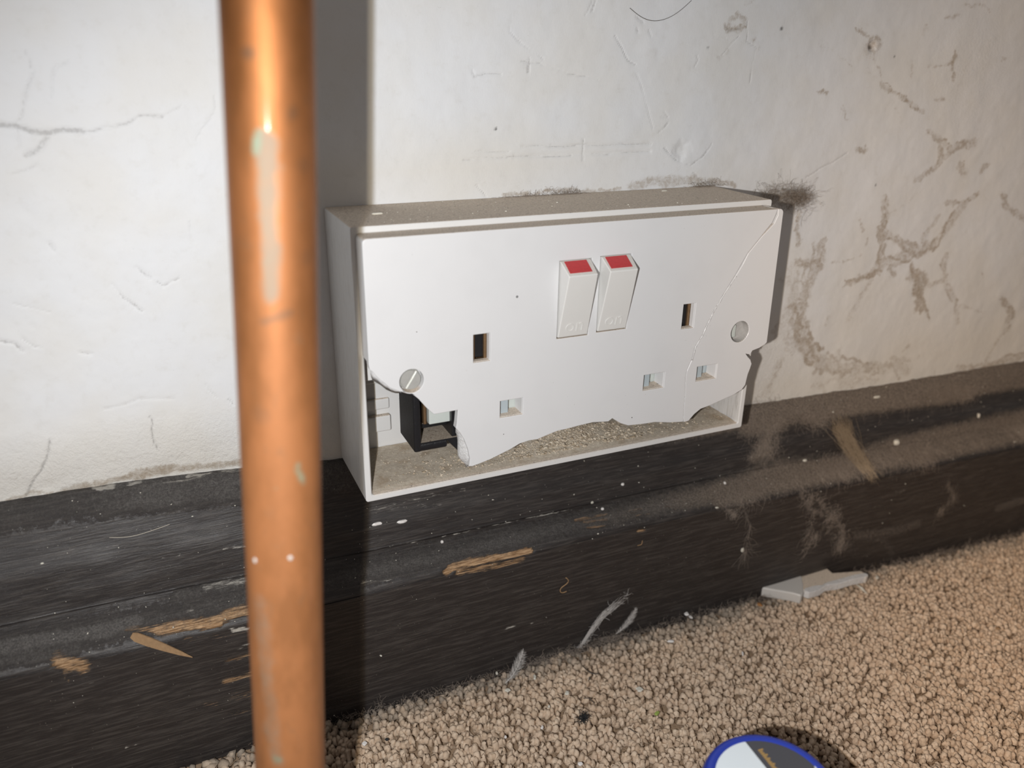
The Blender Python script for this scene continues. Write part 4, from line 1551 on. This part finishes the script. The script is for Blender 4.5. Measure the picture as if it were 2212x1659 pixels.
edge = flat([(1030, 600), (1180, 560), (1270, 555), (1330, 520), (1540, 460), (1720, 410), (1880, 385), (1920, 410), (1900, 440), (1700, 480), (1480, 545), (1330, 560), (1240, 625), (1090, 665), (1020, 640)][::-1], ZS - .9)
slab(edge, ZS - .35, 3.4, M_FRACT, 'shard_edge', shard, bev=.25)


# ------------------------------------------------------------------ strands, fluff, feathers
def strand_path(p, d, L, n=7, wob=.5, grav=0.0):
    p = np.array(p, float)
    d = np.array(d, float)
    d /= np.linalg.norm(d) + 1e-9
    out = [p.copy()]
    st = L / (n - 1)
    for _ in range(n - 1):
        d = d + rng.normal(0, wob, 3) + np.array([0, 0, -grav])
        d /= np.linalg.norm(d)
        p = p + d * st
        out.append(p.copy())
    return np.array(out)


def strands(paths, r):
    """thin three-sided tubes, joined"""
    V, F, n = [], [], 0
    for P in paths:
        T = np.gradient(P, axis=0)
        T /= np.linalg.norm(T, axis=1)[:, None] + 1e-9
        a = np.cross(T, [0.3, 0.9, 0.31])
        a /= np.linalg.norm(a, axis=1)[:, None] + 1e-9
        b = np.cross(T, a)
        rr = r * rng.uniform(.6, 1.3)
        m = len(P)
        R3 = np.stack([P + rr * (math.cos(q) * a + math.sin(q) * b) for q in (0, 2.094, 4.189)], 1)
        R3[-1] = P[-1]
        V.append(R3.reshape(-1, 3))
        k = (np.arange(m - 1) * 3)[:, None]
        s = np.arange(3)[None]
        F.append(np.stack([k + s, k + (s + 1) % 3, k + 3 + (s + 1) % 3, k + 3 + s], -1).reshape(-1, 4) + n)
        n += m * 3
    return np.concatenate(V), np.concatenate(F)


def blob(name, seeds, n, L, spread, r, mat, label, cat='dust', wob=.6, flatten=None, grav=.05, nseg=7, direc=None):
    paths = []
    seeds = [np.array(s, float) for s in seeds]
    for k in range(n):
        i = rng.integers(0, len(seeds))
        s = seeds[i]
        if len(seeds) > 1 and i < len(seeds) - 1:
            s = s + (seeds[i + 1] - s) * rng.random()
        p = s + rng.normal(0, 1, 3) * np.array(spread)
        d = rng.normal(0, 1, 3) if direc is None else np.array(direc) + rng.normal(0, .5, 3)
        P = strand_path(p, d, L * rng.uniform(.4, 1.3), nseg, wob, grav)
        if flatten is not None:
            P = flatten(P)
        paths.append(P)
    V, F = strands(paths, r)
    o = obj(name, V, F, mat)
    return tag(o, label, cat, kind='stuff')


def keep_off_skirt(P, lift=.25, hug=0.0):
    """push strand points out of the skirting body; optionally hug its surface"""
    x, y, z = P[:, 0], P[:, 1], P[:, 2]
    keys = sk_profile(x)
    zz_ = np.stack([np.broadcast_to(b, x.shape) for _, b in keys])
    yy_ = np.stack([np.broadcast_to(a, x.shape) for a, _ in keys])
    ys = np.array([np.interp(z[i], zz_[::-1, i], yy_[::-1, i]) for i in range(len(x))])
    ys = np.where(z > zz_[1], 0.0, ys)
    y2 = np.minimum(y, ys - lift * rng.uniform(.3, 2.2, len(x)))
    if hug:
        y2 = y2 + (ys - lift - y2) * hug
        y2 = np.minimum(y2, ys - lift * .3)
    Q = P.copy()
    Q[:, 1] = y2
    Q[:, 2] = np.maximum(Q[:, 2], zfloor(x) + .3)
    return Q


hugf = lambda P: keep_off_skirt(P, .25, .85)
c_ = lambda pts, o: sp(pts, *o)
blob('ledge_fluff', c_([(250, 130), (600, 170), (1000, 130), (1500, 60), (1800, 30)], CE), 988, 7, (4, 1.5, 1.8), 0.032, M_FLUFF, 'matted grey brown dust fluff along the top of the skirting right of the socket', flatten=hugf)
blob('lip_fluff', c_([(100, 780), (600, 640), (1000, 560), (1400, 450), (2150, 270)], CE), 1520, 7, (6, 1.2, 1.6), 0.032, M_FLUFF, 'band of dust fluff on the lower skirting ledge at the right', flatten=hugf)
blob('corner_fluff', c_([(200, 260), (400, 260), (330, 450)], CE), 798, 8, (4, 1.5, 2.5), 0.029, M_FLUFF, 'cloud of dust fluff on the skirting just right of the socket box', flatten=hugf)
blob('hanging_web', c_([(620, 730), (720, 800), (850, 900), (780, 960), (900, 1030), (880, 1120)], CE), 494, 6, (2.4, .5, 1.8), 0.032, M_FLUFF, 'netted grey cobweb hanging down the dark skirting face above the shard', 'cobweb', flatten=lambda P: keep_off_skirt(P, .3, .9))
blob('hanging_web', c_([(640, 760), (680, 870), (660, 1010), (620, 1150), (700, 1050)], CE), 171, 8, (1.0, .4, 1.5), 0.035, M_FLUFF, 'thin cobweb strands left of the netted web, above the white shard', 'cobweb', flatten=lambda P: keep_off_skirt(P, .3, .9), direc=(0, 0, -1))
blob('web_thread', c_([(190, 870), (235, 960), (220, 1060), (190, 1160)], CE), 57, 9, (.35, .2, .5), 0.035, M_FLUFF, 'single twisted dust thread hanging from the skirting lip right of the socket', 'cobweb', wob=.2, flatten=lambda P: keep_off_skirt(P, .3, .9), direc=(.1, 0, -1))
blob('dust_wisp', c_([(85, 860), (115, 915)], CE), 85, 3.5, (.7, .3, .6), 0.035, M_FLUFF, 'short dust wisp drooping over the skirting lip below the socket box corner', 'cobweb', flatten=lambda P: keep_off_skirt(P, .3, .9))
blob('web_patch', c_([(1640, 680), (1700, 780), (1590, 880)], CE), 171, 5, (1.5, .4, 1.5), 0.029, M_FLUFFD, 'faint cobweb patch on the dark skirting face at the far right', 'cobweb', flatten=lambda P: keep_off_skirt(P, .3, .9))
for px_, py_, lb in ((1600, 1068, 'dust bunny on the skirting ledge under the socket right corner'), (1760, 905, 'dust bunny on top of the skirting, right of the socket'), (1985, 985, 'dust bunny on the lower skirting ledge beyond the cream crumb'), (2060, 845, 'dust bunny on top of the skirting near the right edge'), (1800, 1010, 'dust bunny on the lower ledge beside the brown fibre tuft')):
    q_ = on_skirt(px_, py_)
    blob('dust_bunny', [q_ + (0, -1.2, .8)], 323, 9, (5, 1.0, 1.0), 0.035, M_FLUFF, lb, flatten=lambda P: keep_off_skirt(P, .4, .25))
# corner of the socket against the wall
ctr = at(1700, 425, 1, -6)
blob('corner_cobweb', [at(1655, 420, 1, -4), ctr, at(1730, 425, 1, -3)], 798, 8, (2.6, 1.8, 1.6), 0.029, M_FLUFFD, 'tangled grey cobweb clump at the upper right corner of the socket box', 'cobweb', wob=.9, flatten=lambda P: np.stack([P[:, 0], np.clip(P[:, 1], -16, -.7), P[:, 2]], -1))
blob('edge_fluff', [at(1095, 432, 1, -1), at(1150, 424, 1, -1), at(1215, 415, 1, -1.2), at(1240, 418, 1, -1)], 304, 3.2, (2.5, .5, .5), 0.029, M_FLUFF, 'tufts of dust along the top back edge of the socket box', flatten=lambda P: np.stack([P[:, 0], np.clip(P[:, 1], -3, -.6), np.maximum(P[:, 2], 43.9)], -1))
blob('edge_fluff', [at(1500, 403, 1, -1), at(1535, 400, 1, -1)], 171, 3.5, (2.5, .5, .6), 0.029, M_FLUFFD, 'dust tuft where the back edge of the box meets the stained wall', flatten=lambda P: np.stack([P[:, 0], np.clip(P[:, 1], -3, -.6), np.maximum(P[:, 2], 43.9)], -1))
# fluff where carpet meets skirting
fl_px = [(800, 1520), (900, 1492), (1000, 1460), (1100, 1440), (1230, 1395), (1330, 1365), (1450, 1335), (1620, 1290), (1900, 1215), (2200, 1140)]


def carpet_pt(px, py, up=0.0):
    p = at(px, py, 2, -135.0)
    for _ in range(4):
        p = at(px, py, 2, float(zfloor(p[0])) + 1.9 + up)
    return p


def low_clip(P):
    Q = P.copy()
    Q[:, 1] = np.minimum(Q[:, 1], -25.6)
    Q[:, 2] = np.maximum(Q[:, 2], zfloor(Q[:, 0]) + .3)
    return Q


seeds = [np.array([x, -27.5, zfloor(x) + 1.2]) for x in np.linspace(-90, 300, 30)]
blob('carpet_edge_fluff', seeds, 2600, 4.5, (3, 1.1, .6), .045, M_FLUFF, 'grey fibres and fluff along the carpet edge under the skirting', flatten=low_clip)
seeds = [np.array([x, -27.2, zfloor(x) + 1.5]) for x in (-10, 0, 20, 28)]
blob('carpet_edge_fluff', seeds, 420, 5, (3, 1.2, 1.0), .045, M_FLUFF, 'thicker grey fluff in the carpet edge around the white feathers', flatten=low_clip)
tw = [np.array([*carpet_pt(1251, 1392)[:2] + np.array([0, 0]), zfloor(15) + 1]), on_skirt(1300, 1325) + np.array([0, -1.5, 0]), on_skirt(1355, 1280) + np.array([0, -.8, 0])]
paths = []
for k in range(34):
    t = np.linspace(0, rng.uniform(.5, 1), 9)[:, None]
    base = np.where(t < .5, tw[0] + (tw[1] - tw[0]) * t * 2, tw[1] + (tw[2] - tw[1]) * (t - .5) * 2)
    paths.append(low_clip(base + np.cumsum(rng.normal(0, .28, (9, 3)), 0)))
for k in range(60):
    t = rng.random()
    s0 = tw[0] + (tw[1] - tw[0]) * t * 2 if t < .5 else tw[1] + (tw[2] - tw[1]) * (t - .5) * 2
    paths.append(low_clip(strand_path(s0, rng.normal(0, 1, 3), rng.uniform(2, 6), 6, .4)))
V, F = strands(paths, .06)
tag(obj('cobweb_twig', V, F, M_FEATHER), 'stringy grey cobweb strand leaning from carpet to skirting left of the second feather', 'cobweb')
# brown fibre tuft on the ledge
s0, s1, s2 = on_skirt(1812, 915), on_skirt(1835, 980), on_skirt(1893, 1040)
paths = []
for k in range(170):
    a0 = s0 + rng.normal(0, 1, 3) * (3.2, .9, 2.2)
    e0 = s2 + rng.normal(0, 1, 3) * (2.2, .5, 1.6)
    mid = s1 + rng.normal(0, 1, 3) * (4.5, 1.0, 3.0) + (0, -1.5, .3)
    t = np.linspace(0, rng.uniform(.55, 1.0), 9)[:, None]
    P = (1 - t) ** 2 * a0 + 2 * t * (1 - t) * mid + t * t * e0 + np.cumsum(rng.normal(0, .3, (9, 3)), 0)
    paths.append(keep_off_skirt(P, .4, 0))
V, F = strands(paths, .055)
tag(obj('fibre_tuft', V, F, M_FLUFFB), 'brown brush-like tuft of fibres draped over the dusty skirting ledge', 'fibres')


def feather(tipp, root, wid, name, label):
    tipp, root = np.array(tipp), np.array(root)
    f = empty(name, tuple(root), label, 'feather')
    n = 12
    t = np.linspace(0, 1, n)
    bow = np.cross(tipp - root, [0, -1, 0.3])
    bow = bow / np.linalg.norm(bow) * 1.2
    sh = root + (tipp - root) * t[:, None] + bow * np.sin(t * math.pi)[:, None]
    V, F = tube(sh, np.linspace(.16, .05, n), 5)
    obj('shaft', V, F, M_FEATHER, f, smooth=True)
    side = np.cross(tipp - root, [0.2, -.8, .5])
    side /= np.linalg.norm(side)
    ax = (tipp - root) / np.linalg.norm(tipp - root)
    paths = []
    for k in range(300):
        u = rng.random() ** .8
        s0 = root + (tipp - root) * u + bow * math.sin(u * math.pi)
        sg = 1 if rng.random() < .5 else -1
        w = wid * (.35 + math.sin(u * math.pi) * .8) * rng.uniform(.6, 1.2)
        e0 = s0 + side * sg * w + ax * w * rng.uniform(.5, 1.2) + rng.normal(0, .25, 3)
        tt = np.linspace(0, 1, 5)[:, None]
        paths.append(low_clip(s0 + (e0 - s0) * tt + ax * (tt ** 2) * .4))
    V, F = strands(paths, .04)
    obj('barbs', V, F, M_FEATHER, f)['kind'] = 'stuff'


zf0 = lambda x: float(zfloor(x))
p_root = carpet_pt(1092, 1476, .8)
p_tip = at(1130, 1408, 1, -27.5)
feather(p_tip, p_root, 2.1, 'white_feather', 'small white downy feather standing at the carpet edge left of the cobweb strands')
p_root = carpet_pt(1330, 1370, .8)
p_tip = at(1373, 1316, 1, -27.0)
feather(p_tip, p_root, 1.4, 'white_feather', 'pale smooth feather tucked in the carpet edge right of the cobweb strands')


# ------------------------------------------------------------------ small individual things
def chipmesh(c, rx_, ry_, rz_, ang=0.0, n=9, tilt=0.0):
    V = []
    for z, k_ in ((-1, .8), (0, 1), (1, .7)):
        for k in range(n):
            a = 2 * math.pi * k / n
            random.seed(int(c[0] * 97 + k * 13 + c[1] * 31) % 9973)
            j = random.uniform(.72, 1.2)
            x, y = rx_ * k_ * j * math.cos(a), ry_ * k_ * j * math.sin(a)
            V.append((c[0] + x * math.cos(ang) - y * math.sin(ang), c[1] + x * math.sin(ang) + y * math.cos(ang), c[2] + z * rz_ + tilt * x))
    F = [tuple(range(n))[::-1], tuple(range(2 * n, 3 * n))]
    for r in range(2):
        for k in range(n):
            F.append((r * n + k, r * n + (k + 1) % n, (r + 1) * n + (k + 1) % n, (r + 1) * n + k))
    return V, F


for px, py, rx_, ry_, m, nm, lab, cat in [
    (1096, 1491, .75, .95, M_CHIP, 'plaster_crumb', 'cream plaster crumb on carpet directly below the left feather', 'crumb'),
    (1225, 1497, .9, .7, M_CHIP, 'plaster_crumb', 'round cream crumb on carpet left of the largest cream crumb', 'crumb'),
    (1381, 1489, 1.1, 1.0, M_CHIP, 'plaster_crumb', 'largest cream crumb on the open carpet below the right feather', 'crumb'),
    (1155, 1463, 1.4, .5, M_CHIP, 'plaster_crumb', 'curled cream flake on carpet right of the left feather', 'flake'),
    (1073, 1454, .5, .6, M_CHIP, 'plaster_crumb', 'tiny crumb caught in the carpet edge beside the left feather', 'crumb'),
    (1171, 1571, .7, .4, M_WHITE, 'paint_flake', 'tiny white flake on carpet left of the black lint ball', 'flake'),
    (1092, 1592, .4, .4, M_WHITE, 'paint_flake', 'white speck on carpet near the bottom, second from the pipe shadow', 'speck'),
    (1254, 1650, .8, .6, M_WHITE, 'paint_flake', 'white flake on carpet at the bottom edge left of the blue tub', 'flake'),
    (787, 1606, .8, .7, M_WHITE, 'paint_flake', 'white flake on carpet just right of the pipe shadow', 'flake'),
    (836, 1597, .6, .4, M_LINT, 'dark_crumb', 'grey crumb on carpet beside the flake near the pipe shadow', 'crumb'),
    (1186, 1526, .45, .4, M_CHIP, 'plaster_crumb', 'pinkish speck on carpet above and left of the lint ball', 'speck'),
    (1483, 1326, .95, .8, M_WHITE, 'paint_flake', 'squarish white flake at the carpet edge, upper of a pair', 'flake'),
    (1492, 1333, .9, .5, M_WHITE, 'paint_flake', 'squarish white flake at the carpet edge, lower of a pair', 'flake'),
    (1449, 1385, 1.2, .55, M_WHITE, 'paint_flake', 'oblong white flake on carpet below the pair of square flakes', 'flake'),
    (1604, 1412, 1.1, .35, M_WHITE, 'paint_flake', 'thin white sliver on carpet below the plastic shard', 'sliver'),
    (1419, 1541, 1.2, .7, M_GREEN, 'green_crumb', 'small green crumb on carpet left of the blue tub', 'crumb'),
    (1641, 1306, 1.0, .8, M_ORANGE, 'orange_crumb', 'orange brown crumb in the carpet just under the plastic shard', 'crumb'),
    (1894, 1247, 1.0, .8, M_CHIP, 'plaster_crumb', 'cream crumb just past the right tip of the plastic shard', 'crumb'),
    (1274, 1465, .7, .3, M_HAIR, 'dark_crumb', 'dark curved crumb on carpet below the dark hair', 'crumb'),
    (2155, 1357, 1.0, .6, M_SPLINT, 'brown_crumb', 'brown crumb on carpet at the far right', 'crumb'),
]:
    c = carpet_pt(px, py, 1.7)
    V, F = chipmesh(c, rx_ * 1.25, ry_ * 1.25, .4, random.uniform(0, 3))
    tag(obj(nm, V, F, m, bevel=None, smooth=False), lab, cat)

for px, py, rx_, ry_, rz_, m, nm, lab, cat in [
    (1935, 955, 1.9, 1.3, 1.1, M_CHIP, 'plaster_crumb', 'large cream plaster crumb on the dusty skirting ledge right of the brown fibre tuft', 'crumb'),
    (1893, 858, 2.2, .7, .5, M_CHIP, 'plaster_flake', 'pale flake in the dust on top of the skirting at the upper right', 'flake'),
    (1738, 995, 1.1, .6, .6, M_CHIP, 'plaster_flake', 'small pale flake on the skirting ledge left of the brown fibre tuft', 'flake'),
    (1565, 1044, .6, .6, .5, M_WHITE, 'paint_flake', 'white bead-like grain on the skirting below the socket right corner', 'grain'),
    (2112, 897, .8, 1.0, 1.0, M_CHIP, 'plaster_flake', 'pale flake standing in the skirting dust near the right edge', 'flake'),
    (1604, 1187, .9, .6, .9, M_CHIP, 'plaster_crumb', 'crumb caught at the lower end of the hanging dust thread', 'crumb'),
    (953, 1172, .55, .4, .5, M_WHITE, 'paint_flake', 'round white grain on the skirting below the socket left half', 'grain'),
    (1300, 1101, .7, .5, .45, M_WHITE, 'paint_flake', 'white grain beside the scraped pale lines on the skirting lip', 'grain'),
    (1278, 1086, .7, .4, .4, M_CHIP, 'plaster_flake', 'green-grey oval flake on the dark skirting hollow', 'flake'),
    (815, 1132, 1.9, .5, .5, M_WHITE, 'paint_drip', 'oblong white paint fleck under the socket lower left corner', 'paint'),
    (867, 1127, 2.1, .5, .5, M_WHITE, 'paint_drip', 'longer white paint fleck just right of the first one', 'paint'),
    (1346, 1047, .7, .5, .5, M_WHITE, 'paint_flake', 'white speck on the skirting right below the middle of the box rim', 'speck'),
]:
    c = on_skirt(px, py) + np.array([0, -.2, .2])
    V, F = chipmesh(c, rx_, ry_, rz_, 0)
    tag(obj(nm, V, F, m), lab, cat)


def wire(name, pts, r, mat, label, cat='fibre'):
    pts = np.array(pts, float)
    t = np.linspace(0, len(pts) - 1, 24)
    P = np.stack([np.interp(t, range(len(pts)), pts[:, k]) for k in range(3)], -1)
    for _ in range(14):
        P[1:-1] = (P[:-2] + 2 * P[1:-1] + P[2:]) / 4
    V, F = tube(P, r, 6)
    return tag(obj(name, V, F, mat, smooth=True), label, cat)


W_ = lambda a, b, y=-.55: at(a, b, 1, y)
wire('curved_hair', [W_(*p) for p in crop([(1330, 60), (1400, 130), (1470, 165), (1540, 172), (1620, 155), (1700, 110), (1760, 60), (1820, 0)], *CT)], .09, M_HAIR, 'long dark hair curving on the wall above the socket', 'hair')
wire('pale_fibre', [on_skirt(*p) + (0, -.3, .3) for p in crop([(930, 1048), (1100, 1035), (1250, 1000), (1350, 955), (1440, 915)], *CA)], .09, M_PALEHAIR, 'pale curved fibre on the dark skirting left of the pipe')
wire('dark_hair', [carpet_pt(*p, 1.2) for p in crop([(430, 1495), (470, 1540), (520, 1565), (570, 1562)], *CDD)], .16, M_HAIR, 'short dark hair on carpet between the feathers and the lint ball', 'hair')
wire('dark_hair', [carpet_pt(*p, 1.3) for p in crop([(1770, 405), (1810, 405), (1845, 440)], 700, 1380, 3.16)], .14, M_HAIR, 'curled dark hair on carpet just above the lint ball', 'hair')
wire('dark_hair', [carpet_pt(*p, 1.3) for p in crop([(2080, 610), (2110, 630), (2135, 640)], 700, 1380, 3.16)], .13, M_HAIR, 'tiny dark hair on carpet right of the lint ball', 'hair')
wire('pale_fibre', [W_(*p, -30) for p in crop([(1500, 1110), (1400, 1220), (1290, 1430), (1300, 1640)], 1620, 380, 13.83)], .07, M_PALEHAIR, 'fine pale fibre hanging beside the right edge of the socket')
wire('wood_curl', [on_skirt(*p) + (0, -.4, 0) for p in crop([(280, 730), (325, 755), (280, 800), (235, 815), (225, 850), (250, 876), (285, 855)], *CDD)], .22, M_SPLINT, 'curled pale wood shaving stuck on the dark skirting face', 'shaving')
wire('wood_curl', [on_skirt(*p) + (0, -.4, 0) for p in crop([(935, 425), (930, 455), (905, 468), (885, 460)], *CDD)], .18, M_SPLINT, 'tiny curled shaving below a paint chip on the skirting face', 'shaving')

# wood splinter, left of the pipe
a = on_skirt(286, 1369) + (0, -.8, .2)
b = on_skirt(415, 1406) + (0, -2.0, 0)
d = (b - a) / np.linalg.norm(b - a)
up = np.cross(d, [0, 1, 0])
up /= np.linalg.norm(up)
rowsV = []
for t, w, th in ((0, .9, .3), (.08, 1.5, .5), (.3, 1.5, .6), (.55, 1.15, .5), (.8, .7, .35), (1, .12, .1)):
    c = a + (b - a) * t
    rowsV.append([c + up * w + (0, -th, 0), c + up * w, c - up * w, c - up * w + (0, -th, 0)])
V = np.array(rowsV).reshape(-1, 3)
F = []
for k in range(5):
    for s in range(4):
        F.append((k * 4 + s, k * 4 + (s + 1) % 4, (k + 1) * 4 + (s + 1) % 4, (k + 1) * 4 + s))
F += [(0, 1, 2, 3), (23, 22, 21, 20)]
tag(obj('wood_splinter', V, F, M_SPLINT), 'pointed bare wood splinter lifting off the skirting at the far left', 'splinter')
c1, c2 = carpet_pt(1850, 1262, .6), carpet_pt(1872, 1282, .6)
V, F = tube([c1, (c1 + c2) / 2 + (0, 0, .3), c2], [.3, .7, .25], 6)
tag(obj('wood_splinter', V, F, M_CHIP), 'pale splinter on carpet below the right tip of the shard', 'splinter')

# lint ball
c = carpet_pt(1262, 1551, .8)
paths = [strand_path(c + rng.normal(0, .5, 3), rng.normal(0, 1, 3), 4, 7, .9) for _ in range(90)]
paths = [np.stack([P[:, 0], P[:, 1], np.maximum(P[:, 2], zf0(c[0]) + 1.8)], -1) for P in paths]
V, F = strands(paths, .08)
tag(obj('lint_ball', V, F, M_LINT), 'small black lint ball on the carpet', 'lint')
# chip lying on the box top
c = np.array([-62.0, -20.0, 43.9])
for (px, py, s_, lb) in ((815, 461, 2.0, 'pale flake on the dusty box top at its left end'), (1435, 412, 1.5, 'pale flake in the dust on the box top at its right half')):
    c = at(px, py, 2, 43.9)
    V, F = chipmesh(c, s_, .5, .25, .1)
    tag(obj('paint_flake', V, F, M_CHIP), lb, 'flake')
